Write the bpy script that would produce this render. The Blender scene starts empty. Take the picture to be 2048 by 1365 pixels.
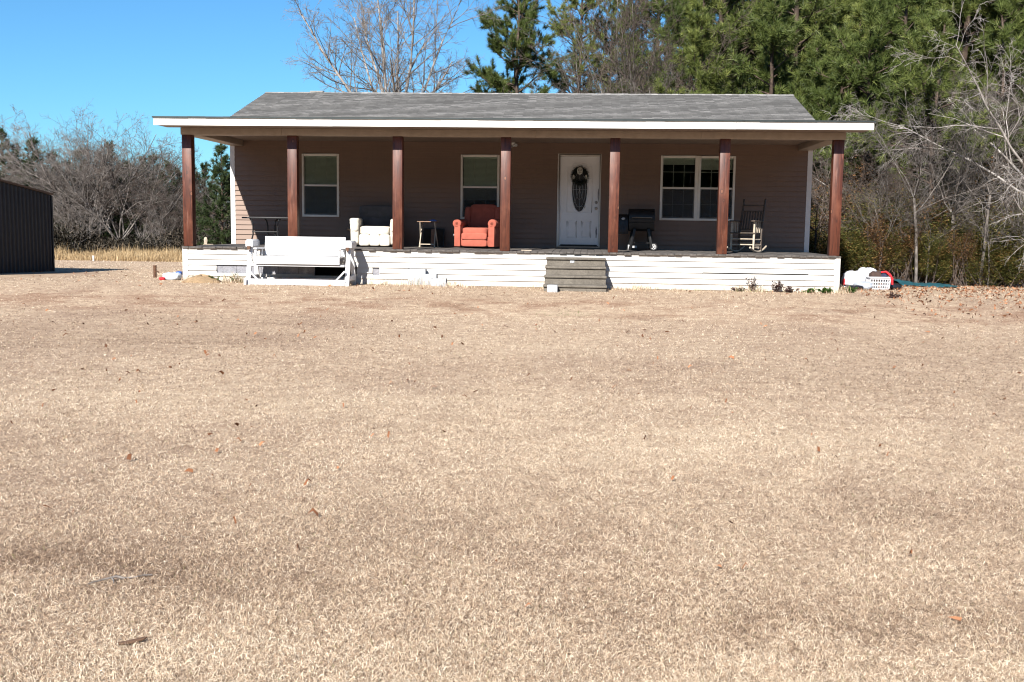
import bpy, bmesh, math, random
import numpy as np
from mathutils import Vector, Matrix, Euler
R = math.radians
SC = bpy.context.scene
COL = SC.collection

# ------------------------------------------------------------------ camera
CAM = Vector((1.644, -21.554, 0.508))
RT = Vector((0.99749855, 0.06939457, 0.01345527))
UP = Vector((-0.02084618, 0.10690768, 0.99405039))
FW = Vector((-0.06754322, 0.99184431, -0.10808687))
FPX = 2116.6
cd = bpy.data.cameras.new('camera')
cam = bpy.data.objects.new('camera', cd)
COL.objects.link(cam)
m3 = Matrix((RT, UP, -FW)).transposed()
cam.matrix_world = Matrix.Translation(CAM) @ m3.to_4x4()
cd.sensor_fit = 'HORIZONTAL'; cd.sensor_width = 36.0
cd.lens = 36.0 * FPX / 2048.0
cd.clip_start = 0.1; cd.clip_end = 2000
SC.camera = cam

# ------------------------------------------------------------------ sky, sun, exposure
SUN_AZ, SUN_EL = R(16.4), R(34.9)
w = bpy.data.worlds.new('World'); SC.world = w; w.use_nodes = True
nt = w.node_tree
sky = nt.nodes.new('ShaderNodeTexSky'); sky.sky_type = 'NISHITA'
sky.sun_disc = False; sky.sun_elevation = SUN_EL; sky.sun_rotation = R(180 + 16.4)
sky.altitude = 0; sky.air_density = 1.0; sky.dust_density = 0.3; sky.ozone_density = 3.0
bg = nt.nodes['Background']; bg.inputs['Strength'].default_value = 0.06
tn = nt.nodes.new('ShaderNodeMix'); tn.data_type = 'RGBA'; tn.blend_type = 'MULTIPLY'; tn.inputs[0].default_value = 1
tn.inputs[7].default_value = (.46, .86, 1.12, 1)      # deep clear winter blue
nt.links.new(sky.outputs[0], tn.inputs[6]); nt.links.new(tn.outputs[2], bg.inputs['Color'])
sl = bpy.data.lights.new('sun', 'SUN'); sl.energy = 5.0; sl.angle = R(0.5); sl.color = (1.0, 0.95, 0.88)
so = bpy.data.objects.new('sun', sl); COL.objects.link(so)
sd = Vector((math.sin(SUN_AZ) * math.cos(SUN_EL), math.cos(SUN_AZ) * math.cos(SUN_EL), -math.sin(SUN_EL)))
so.rotation_euler = sd.to_track_quat('-Z', 'Y').to_euler(); so.location = (-10, -40, 30)
SC.view_settings.view_transform = 'Standard'; SC.view_settings.look = 'None'
SC.view_settings.gamma = 1; SC.view_settings.exposure = 1.2
SC.cycles.max_bounces = 6; SC.cycles.diffuse_bounces = 2; SC.cycles.glossy_bounces = 3
SC.cycles.transparent_max_bounces = 8
SC.cycles.use_denoising = True; SC.cycles.sample_clamp_indirect = 1.5
SC.cycles.pixel_filter_type = 'BLACKMAN_HARRIS'; SC.cycles.filter_width = 1.15

# ------------------------------------------------------------------ measuring
def at(px, py, Y):
    q = FW * FPX + RT * (px - 1024) + UP * (682.5 - py)
    return CAM + q * ((Y - CAM.y) / q.y)

GY = [-400, -60, -30, -18, -8, -4.6, -2.4, -1.0, 1, 5, 17, 42, 80, 200, 700]
GZ = [-2.2, -1.7, -1.2, -1.1, -1.02, -.94, -.76, -.725, -.74, -.82, -1.0, -2.0, -2.6, -4, -6]
_gx = np.linspace(-400, 700, 11001)
_gz = np.interp(_gx, GY, GZ)
_k = np.ones(9) / 9
_gs = np.convolve(np.pad(_gz, 4, mode='edge'), _k, 'valid')
def gz(x, y):
    x = np.asarray(x, float); y = np.asarray(y, float)
    b = np.interp(y, _gx, _gs)
    b = b + 0.02 * np.sin(x * .7 + 1.3) * np.sin(y * .6) * np.clip((-1.2 - y) / 3, 0, 1)
    b = b + .035 * np.exp(-((x + 1.6) ** 2 / .5 + (y + .35) ** 2 / .12))
    b = b - np.clip((x - 7) / 10, 0, 1) * .08 * np.clip((y + 6) / 6, 0, 1)
    return b
def G(x, y): return float(gz(x, y))
def ground_px(px, Y):
    p = at(px, 450, Y); return (p.x, Y, G(p.x, Y))

def ground_hit(px, py):
    q = FW * FPX + RT * (px - 1024) + UP * (682.5 - py); z = -1.1
    for _ in range(8):
        P = CAM + q * ((z - CAM.z) / q.z); z = G(P.x, P.y)
    return P
# worn, thatchy and bleached patches of the lawn: (x, y, radius x, radius y, strength; minus = browner)
WEAR = [(*ground_hit(a, b)[:2], rx, ry, k) for a, b, rx, ry, k in (
    (280, 1150, .75, .45, -.38), (60, 1100, .5, .35, -.35), (1720, 1255, .75, .30, -.50), (1250, 1190, .5, .4, -.22), (950, 1080, 1.0, .5, -.22), (650, 1010, .8, .4, -.15),
    (1900, 1040, .9, .5, -.28), (250, 675, 2.6, 1.2, -.50), (420, 640, 1.8, .7, -.35), (1500, 760, 3.0, 1.3, -.20), (1950, 700, 2.4, 1.6, -.30), (300, 790, 2.0, .8, .15),
    (900, 810, 2.4, 1.3, .28), (480, 960, 1.1, .6, .20), (1350, 900, 1.8, .9, .22), (1000, 690, 3.0, 1.0, .24), (1950, 1330, .4, .15, .40), (500, 1310, .45, .2, .28), (1100, 610, 3.5, .8, .22), (1600, 880, 1.4, .8, .12))]
def wear(x, y):
    o = np.zeros(np.shape(x))
    for cx, cy, rx, ry, k in WEAR:
        dx = x - cx + .25 * rx * np.sin(y * 3 / ry); dy = y - cy + .2 * ry * np.sin(x * 2.5 / rx)
        o = o + k * np.exp(-(dx / rx) ** 2 - (dy / ry) ** 2)
    brk = np.sin(x * 5.1 + 2 * np.sin(y * 3.7)) * np.sin(y * 6.3 + 1.7 * np.sin(x * 4.1)) + .6 * np.sin(x * 11 + y * 4) * np.sin(y * 13 - x * 3)
    return o * (.42 + .22 * brk)

# ------------------------------------------------------------------ tagging and building
def tag(o, label=None, cat=None, group=None, kind=None):
    if label: o['label'] = label
    if cat: o['category'] = cat
    if group: o['group'] = group
    if kind: o['kind'] = kind
    return o
def thing(name, label, cat, loc=(0, 0, 0), rz=0, group=None):
    o = bpy.data.objects.new(name, None); COL.objects.link(o)
    o.location = loc; o.rotation_euler = (0, 0, rz); o.empty_display_size = .1
    return tag(o, label, cat, group)
def link(name, me, mat, parent=None):
    o = bpy.data.objects.new(name, me); COL.objects.link(o)
    if mat is not None and not me.materials: me.materials.append(mat)
    if parent is not None: o.parent = parent
    return o
def copy_tree(o, loc, rz, sc=1.0, label=None, cat=None, group=None):
    c = o.copy(); COL.objects.link(c)
    c.location = loc; c.rotation_euler = (0, 0, rz); c.scale = (sc, sc, sc) if not isinstance(sc, tuple) else sc
    if label: tag(c, label, cat, group)
    def rec(src, dst):
        for ch in list(src.children):
            d = ch.copy(); COL.objects.link(d); d.parent = dst; rec(ch, d)
    rec(o, c)
    return c

class MB:
    def __init__(s): s.v = []; s.f = []
    def add(s, vs, fs, M=None):
        n = len(s.v)
        if M is not None: vs = [M @ Vector(v) for v in vs]
        s.v += [tuple(v) for v in vs]; s.f += [tuple(i + n for i in f) for f in fs]
        return s
    def box(s, x0, x1, y0, y1, z0, z1, M=None):
        vs = [(x, y, z) for z in (z0, z1) for y in (y0, y1) for x in (x0, x1)]
        return s.add(vs, [(0, 2, 3, 1), (4, 5, 7, 6), (0, 1, 5, 4), (2, 6, 7, 3), (0, 4, 6, 2), (1, 3, 7, 5)], M)
    def prism(s, pts, a0, a1, axis='y', M=None):
        n = len(pts)
        def mk(p, a):
            return {'y': (p[0], a, p[1]), 'x': (a, p[0], p[1]), 'z': (p[0], p[1], a)}[axis]
        vs = [mk(p, a0) for p in pts] + [mk(p, a1) for p in pts]
        fs = [tuple(range(n)), tuple(range(2 * n - 1, n - 1, -1))] + [(i, i + n, (i + 1) % n + n, (i + 1) % n) for i in range(n)]
        return s.add(vs, fs, M)
    def tube(s, pts, rad, k=8, M=None, cap=True):
        pts = [Vector(p) for p in pts]; n = len(pts)
        if not hasattr(rad, '__len__'): rad = [rad] * n
        vs = []; ref = Vector((0, 0, 1))
        for i, p in enumerate(pts):
            t = (pts[min(i + 1, n - 1)] - pts[max(i - 1, 0)]).normalized()
            a = ref if abs(t.dot(ref)) < .93 else Vector((1, 0, 0))
            u = t.cross(a).normalized(); v = t.cross(u)
            for j in range(k):
                an = 2 * math.pi * j / k
                vs.append(p + (u * math.cos(an) + v * math.sin(an)) * rad[i])
        fs = []
        for i in range(n - 1):
            for j in range(k):
                fs.append((i * k + j, i * k + (j + 1) % k, (i + 1) * k + (j + 1) % k, (i + 1) * k + j))
        if cap: fs += [tuple(range(k - 1, -1, -1)), tuple((n - 1) * k + j for j in range(k))]
        return s.add(vs, fs, M)
    def bar(s, a, b, wx, wy, M=None):
        a = Vector(a); b = Vector(b); d = b - a
        q = d.to_track_quat('Z', 'Y').to_matrix().to_4x4()
        T = Matrix.Translation(a) @ q
        if M is not None: T = M @ T
        return s.box(-wx / 2, wx / 2, -wy / 2, wy / 2, 0, d.length, T)
    def pillow(s, c, h, e=.35, nu=24, nv=12, M=None, lump=0, seed=0):
        rnd = random.Random(seed); ph = [rnd.uniform(0, 6) for _ in range(6)]
        def sp(x, p): return math.copysign(abs(x) ** p, x)
        vs = []
        for i in range(nv + 1):
            la = -math.pi / 2 + math.pi * i / nv
            for j in range(nu):
                lo = 2 * math.pi * j / nu
                x = sp(math.cos(la), e) * sp(math.cos(lo), e); y = sp(math.cos(la), e) * sp(math.sin(lo), e); z = sp(math.sin(la), e)
                L = 1 + lump * (math.sin(3 * x + ph[0]) * math.sin(4 * y + ph[1]) + math.sin(7 * z + ph[2]) * math.sin(6 * x + ph[3]))
                vs.append((c[0] + h[0] * x * L, c[1] + h[1] * y * L, c[2] + h[2] * z * L))
        fs = [(i * nu + j, i * nu + (j + 1) % nu, (i + 1) * nu + (j + 1) % nu, (i + 1) * nu + j) for i in range(nv) for j in range(nu)]
        return s.add(vs, fs, M)
    def lathe(s, prof, k=20, c=(0, 0, 0), M=None):
        n = len(prof)
        vs = [(c[0] + r * math.cos(2 * math.pi * j / k), c[1] + r * math.sin(2 * math.pi * j / k), c[2] + z) for r, z in prof for j in range(k)]
        fs = [(i * k + j, i * k + (j + 1) % k, (i + 1) * k + (j + 1) % k, (i + 1) * k + j) for i in range(n - 1) for j in range(k)]
        return s.add(vs, fs, M)
    def build(s, name, mat, parent=None, bevel=0, smooth=False, seg=2):
        bm = bmesh.new()
        bv = [bm.verts.new(v) for v in s.v]
        for f in s.f:
            try: bm.faces.new([bv[i] for i in f])
            except ValueError: pass
        bmesh.ops.remove_doubles(bm, verts=bm.verts, dist=1e-5)
        bmesh.ops.recalc_face_normals(bm, faces=bm.faces)
        if bevel:
            ed = [e for e in bm.edges if len(e.link_faces) == 2 and e.calc_face_angle(0) > R(35)]
            bmesh.ops.bevel(bm, geom=ed, offset=bevel, segments=seg, profile=.5, affect='EDGES', clamp_overlap=True)
        me = bpy.data.meshes.new(name); bm.to_mesh(me); bm.free()
        if smooth or bevel:
            me.polygons.foreach_set('use_smooth', [True] * len(me.polygons))
            me.set_sharp_from_angle(angle=R(40))
        return link(name, me, mat, parent)

def np_mesh(name, V, sizes, idx, attrs=None, smooth=False):
    """V (n,3); sizes = verts per face; idx = flat loop indices"""
    me = bpy.data.meshes.new(name)
    me.vertices.add(len(V)); me.vertices.foreach_set('co', np.ascontiguousarray(V, np.float32).ravel())
    me.loops.add(len(idx)); me.loops.foreach_set('vertex_index', np.ascontiguousarray(idx, np.int32))
    me.polygons.add(len(sizes))
    st = np.zeros(len(sizes), np.int32); st[1:] = np.cumsum(sizes)[:-1]
    me.polygons.foreach_set('loop_start', st)
    me.update(calc_edges=True)
    if smooth: me.polygons.foreach_set('use_smooth', np.ones(len(sizes), bool))
    if attrs:
        for k, a in attrs.items():
            at_ = me.attributes.new(k, 'FLOAT', 'POINT'); at_.data.foreach_set('value', np.ascontiguousarray(a, np.float32))
    return me

# ------------------------------------------------------------------ materials
class NT:
    def __init__(s, name):
        s.m = bpy.data.materials.new(name); s.m.use_nodes = True
        s.t = s.m.node_tree; s.b = s.t.nodes['Principled BSDF']
        s.out = s.t.nodes['Material Output']
    def n(s, typ, **kw):
        nd = s.t.nodes.new(typ)
        for k, v in kw.items():
            if k in nd.inputs: nd.inputs[k].default_value = v
            else: setattr(nd, k, v)
        return nd
    def l(s, a, b): s.t.links.new(a, b)
    def coords(s, scale=(1, 1, 1), kind='Object', rot=(0, 0, 0)):
        c = s.n('ShaderNodeTexCoord'); mp = s.n('ShaderNodeMapping')
        mp.inputs['Scale'].default_value = scale; mp.inputs['Rotation'].default_value = rot
        s.l(c.outputs[kind], mp.inputs['Vector']); return mp.outputs[0]
    def noise(s, vec, scale, detail=4, rough=.55, dist=0):
        nd = s.n('ShaderNodeTexNoise'); nd.inputs['Scale'].default_value = scale
        nd.inputs['Detail'].default_value = detail; nd.inputs['Roughness'].default_value = rough
        nd.inputs['Distortion'].default_value = dist
        s.l(vec, nd.inputs['Vector']); return nd.outputs[0]
    def ramp(s, fac, stops, interp='LINEAR'):
        r = s.n('ShaderNodeValToRGB'); r.color_ramp.interpolation = interp
        el = r.color_ramp.elements
        while len(el) < len(stops): el.new(.5)
        for e, (p, c) in zip(el, stops):
            e.position = p; e.color = (*c, 1) if len(c) == 3 else c
        s.l(fac, r.inputs[0]); return r.outputs[0]
    def mix(s, fac, a, b, mode='MIX'):
        x = s.n('ShaderNodeMix', data_type='RGBA', blend_type=mode)
        for sock, v in ((x.inputs[0], fac), (x.inputs[6], a), (x.inputs[7], b)):
            if isinstance(v, (int, float)): sock.default_value = v
            elif isinstance(v, tuple): sock.default_value = (*v, 1)
            else: s.l(v, sock)
        return x.outputs[2]
    def math(s, op, a, b=None, clamp=False):
        x = s.n('ShaderNodeMath', operation=op); x.use_clamp = clamp
        for sock, v in ((x.inputs[0], a), (x.inputs[1], b)):
            if v is None: continue
            if isinstance(v, (int, float)): sock.default_value = v
            else: s.l(v, sock)
        return x.outputs[0]
    def bump(s, h, strength=.3, dist=.01):
        b = s.n('ShaderNodeBump'); b.inputs['Strength'].default_value = strength; b.inputs['Distance'].default_value = dist
        s.l(h, b.inputs['Height']); s.l(b.outputs[0], s.b.inputs['Normal'])
    def fin(s, col=None, rough=.6, metal=0, spec=None):
        if col is not None:
            if isinstance(col, tuple): s.b.inputs['Base Color'].default_value = (*col, 1)
            else: s.l(col, s.b.inputs['Base Color'])
        if isinstance(rough, (int, float)): s.b.inputs['Roughness'].default_value = rough
        else: s.l(rough, s.b.inputs['Roughness'])
        s.b.inputs['Metallic'].default_value = metal
        if spec is not None: s.b.inputs['Specular IOR Level'].default_value = spec
        return s.m

def m_simple(name, col, rough=.6, metal=0, var=.25, scale=6, bump=.15, bscale=60, spec=None):
    k = NT(name); v = k.coords()
    n = k.noise(v, scale, 5)
    d = tuple(c * (1 - var) for c in col); u = tuple(min(1, c * (1 + var * .6)) for c in col)
    c = k.ramp(n, [(.3, d), (.7, u)])
    if bump: k.bump(k.noise(v, bscale, 3), bump, .004)
    return k.fin(c, rough, metal, spec)

def m_siding(name, col, dirt, mud=False):
    k = NT(name); v = k.coords()
    big = k.noise(v, .9, 4); st = k.noise(k.coords((6, 6, .5)), 3, 4)
    c = k.ramp(big, [(.3, tuple(x * .92 for x in col)), (.7, tuple(min(1, x * 1.06) for x in col))])
    c = k.mix(k.math('MULTIPLY', k.ramp(st, [(.55, (0, 0, 0)), (.75, (1, 1, 1))]), .35), c, dirt)
    if mud:
        sx = k.n('ShaderNodeSeparateXYZ'); tc = k.n('ShaderNodeTexCoord'); k.l(tc.outputs['Object'], sx.inputs[0])
        mn = k.noise(k.coords((3, 3, 5)), 2.5, 6, .7)
        lv = k.math('ADD', sx.outputs['Z'], k.math('MULTIPLY', k.math('SUBTRACT', mn, .5), -.9))
        mk = k.n('ShaderNodeMapRange'); k.l(lv, mk.inputs[0]); mk.inputs[1].default_value = -.50; mk.inputs[2].default_value = -.80
        c = k.mix(k.math('MULTIPLY', mk.outputs[0], .6), c, (.33, .235, .15))
    k.bump(k.noise(k.coords((2, 2, 40)), 8, 3), .12, .003)
    return k.fin(c, .55, spec=.3)

def m_attr_leaf(name, stops, rough=.6, trans=.3, spec=.25, vary=False):
    """leaf / needle / blade colour from the per-blade 'tint' attribute; partly translucent"""
    k = NT(name); a = k.n('ShaderNodeAttribute', attribute_name='tint')
    c = k.ramp(a.outputs['Fac'], stops)
    if vary:
        oi = k.n('ShaderNodeObjectInfo'); hs = k.n('ShaderNodeHueSaturation')
        k.l(c, hs.inputs['Color']); k.l(k.math('ADD', k.math('MULTIPLY', oi.outputs['Random'], .5), .68), hs.inputs['Value'])
        k.l(k.math('ADD', k.math('MULTIPLY', oi.outputs['Random'], -.03), .512), hs.inputs['Hue']); c = hs.outputs[0]
    k.fin(c, rough, spec=spec)
    if trans:
        tr = k.n('ShaderNodeBsdfTranslucent'); k.l(c, tr.inputs['Color'])
        mx = k.n('ShaderNodeMixShader'); mx.inputs[0].default_value = trans
        k.l(k.b.outputs[0], mx.inputs[1]); k.l(tr.outputs[0], mx.inputs[2]); k.l(mx.outputs[0], k.out.inputs['Surface'])
    return k.m

def m_post():
    k = NT('stained post wood'); oi = k.n('ShaderNodeObjectInfo')
    tc = k.n('ShaderNodeTexCoord'); ad = k.n('ShaderNodeVectorMath', operation='ADD')
    k.l(tc.outputs['Object'], ad.inputs[0])
    cx = k.n('ShaderNodeCombineXYZ'); r = k.math('MULTIPLY', oi.outputs['Random'], 37.0)
    for i in range(3): k.l(r, cx.inputs[i])
    k.l(cx.outputs[0], ad.inputs[1])
    def mp(sc):
        q = k.n('ShaderNodeMapping'); q.inputs['Scale'].default_value = sc; k.l(ad.outputs[0], q.inputs['Vector']); return q.outputs[0]
    grain = k.noise(mp((40, 40, 2.2)), 1, 5, .6, .6)
    blotch = k.noise(mp((5, 5, 2.2)), 1, 4, .6)
    c = k.ramp(grain, [(.25, (.018, .005, .004)), (.5, (.066, .018, .009)), (.8, (.12, .034, .018))])
    c = k.mix(k.ramp(blotch, [(.48, (0, 0, 0)), (.70, (.8, .8, .8))]), c, (.135, .047, .026))
    vo = k.n('ShaderNodeTexVoronoi'); vo.inputs['Scale'].default_value = 1; k.l(mp((5.5, 5.5, 3.2)), vo.inputs['Vector'])
    ring = k.ramp(vo.outputs['Distance'], [(.03, (.05, .015, .009)), (.09, (.19, .075, .04)), (.14, (.025, .008, .006)), (.24, (.07, .025, .018))])
    fac = k.ramp(vo.outputs['Distance'], [(.12, (1, 1, 1)), (.21, (0, 0, 0))])
    c = k.mix(fac, c, ring)
    worn = k.noise(mp((30, 30, 1.6)), 1, 5, .65)
    c = k.mix(k.ramp(worn, [(.60, (0, 0, 0)), (.72, (.75, .75, .75))]), c, (.19, .095, .07))
    k.bump(grain, .3, .006)
    return k.fin(c, .42, spec=.45)

def m_shingle():
    k = NT('asphalt shingle'); v = k.coords((1, 1, 1)); v.node.inputs['Location'].default_value = (0, -3.08, 0)
    def brick(wd, off, c1, c2):
        b = k.n('ShaderNodeTexBrick'); b.inputs['Scale'].default_value = 1
        b.inputs['Brick Width'].default_value = wd; b.inputs['Row Height'].default_value = .12875
        b.inputs['Mortar Size'].default_value = .003; b.offset = off
        b.inputs['Color1'].default_value = (*c1, 1); b.inputs['Color2'].default_value = (*c2, 1)
        b.inputs['Mortar'].default_value = (.04, .04, .04, 1)
        k.l(v, b.inputs['Vector']); return b.outputs['Color']
    c = brick(.17, .37, (.15, .144, .136), (.34, .325, .304))
    c2 = brick(.11, .61, (.14, .134, .128), (.33, .314, .293))
    c = k.mix(.35, c, c2)
    n = k.noise(v, 160, 2); n2 = k.noise(v, 1.1, 4)
    c = k.mix(.5, c, k.ramp(n, [(.3, (.3, .3, .3)), (.7, (.6, .6, .6))]), 'OVERLAY')
    c = k.mix(.06, c, k.ramp(n2, [(.35, (.19, .18, .17)), (.65, (.26, .248, .235))]))
    k.bump(n, .5, .004)
    return k.fin(c, .9, spec=.2)

def m_ground():
    k = NT('dead lawn ground'); v = k.coords()
    fine = k.noise(v, 45, 5, .7); mid = k.noise(v, 7, 5, .6); big = k.noise(v, .45, 4, .6)
    c = k.ramp(fine, [(.28, (.09, .055, .037)), (.5, (.375, .265, .18)), (.72, (.70, .56, .41))])
    c = k.mix(.55, c, k.ramp(mid, [(.3, (.25, .17, .116)), (.65, (.56, .44, .312))]))
    c = k.mix(k.ramp(big, [(.5, (0, 0, 0)), (.72, (.55, .55, .55))]), c, (.24, .16, .115))
    wr = k.n('ShaderNodeAttribute', attribute_name='wear').outputs['Fac']
    c = k.mix(k.math('MULTIPLY', k.math('SUBTRACT', .5, wr, True), 1.5, True), c, (.17, .105, .068))
    c = k.mix(k.math('MULTIPLY', k.math('SUBTRACT', wr, .5, True), 1.6, True), c, (.62, .50, .35))
    red = k.noise(k.coords((.7, 1.2, 1)), 1.6, 6, .7)
    sx = k.n('ShaderNodeSeparateXYZ'); tc = k.n('ShaderNodeTexCoord'); k.l(tc.outputs['Object'], sx.inputs[0])
    # bare reddish soil along the worn bank in front of the porch and by the wood on the right
    band = k.n('ShaderNodeMapRange', interpolation_type='SMOOTHSTEP'); k.l(k.math('ABSOLUTE', k.math('ADD', sx.outputs['Y'], 3.6)), band.inputs[0])
    band.inputs[1].default_value = 2.2; band.inputs[2].default_value = .3
    rf = k.math('MULTIPLY', band.outputs[0], k.ramp(red, [(.46, (0, 0, 0)), (.6, (1, 1, 1))]))
    c = k.mix(k.math('MULTIPLY', rf, .55), c, (.20, .10, .06))
    
    k.bump(fine, .8, .03)
    return k.fin(c, .95, spec=.1)

def m_concrete(name, base):
    k = NT(name); v = k.coords()
    a = k.noise(v, 5, 6, .65, .4); b = k.noise(v, 40, 4, .7)
    c = k.ramp(a, [(.3, tuple(x * .35 for x in base)), (.5, tuple(x * .75 for x in base)), (.62, base), (.72, tuple(min(1, x * 2.0) for x in base))])
    c = k.mix(.5, c, k.ramp(b, [(.3, tuple(x * .5 for x in base)), (.7, tuple(min(1, x * 1.3) for x in base))]))
    k.bump(b, .5, .01)
    return k.fin(c, .9, spec=.2)

def m_bark(name, a, b, c3):
    k = NT(name); v = k.coords((1, 1, .35))
    n = k.noise(v, 9, 5, .65); big = k.noise(v, 1.4, 4, .6)
    c = k.ramp(n, [(.3, a), (.5, b), (.72, c3)])
    c = k.mix(k.ramp(big, [(.45, (0, 0, 0)), (.6, (.6, .6, .6))]), c, a)
    k.bump(n, .6, .02)
    return k.fin(c, .85, spec=.2)

def m_glass():
    k = NT('window glass')
    g = k.n('ShaderNodeBsdfGlossy'); g.inputs['Roughness'].default_value = .01
    t = k.n('ShaderNodeBsdfTransparent'); t.inputs['Color'].default_value = (.88, .93, .91, 1)
    fr = k.n('ShaderNodeFresnel'); fr.inputs['IOR'].default_value = 1.6
    v = k.coords((3, 1, 2)); bp = k.n('ShaderNodeBump'); bp.inputs['Strength'].default_value = .05; bp.inputs['Distance'].default_value = .02
    k.l(k.noise(v, 1.2, 2), bp.inputs['Height']); k.l(bp.outputs[0], g.inputs['Normal'])
    mx = k.n('ShaderNodeMixShader'); k.l(fr.outputs[0], mx.inputs[0]); k.l(t.outputs[0], mx.inputs[1]); k.l(g.outputs[0], mx.inputs[2])
    k.l(mx.outputs[0], k.out.inputs['Surface']); return k.m

def m_screen():
    k = NT('insect screen'); d = k.n('ShaderNodeBsdfDiffuse'); d.inputs['Color'].default_value = (.075, .08, .085, 1)
    t = k.n('ShaderNodeBsdfTransparent'); mx = k.n('ShaderNodeMixShader'); mx.inputs[0].default_value = .42
    k.l(t.outputs[0], mx.inputs[1]); k.l(d.outputs[0], mx.inputs[2]); k.l(mx.outputs[0], k.out.inputs['Surface']); return k.m

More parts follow.
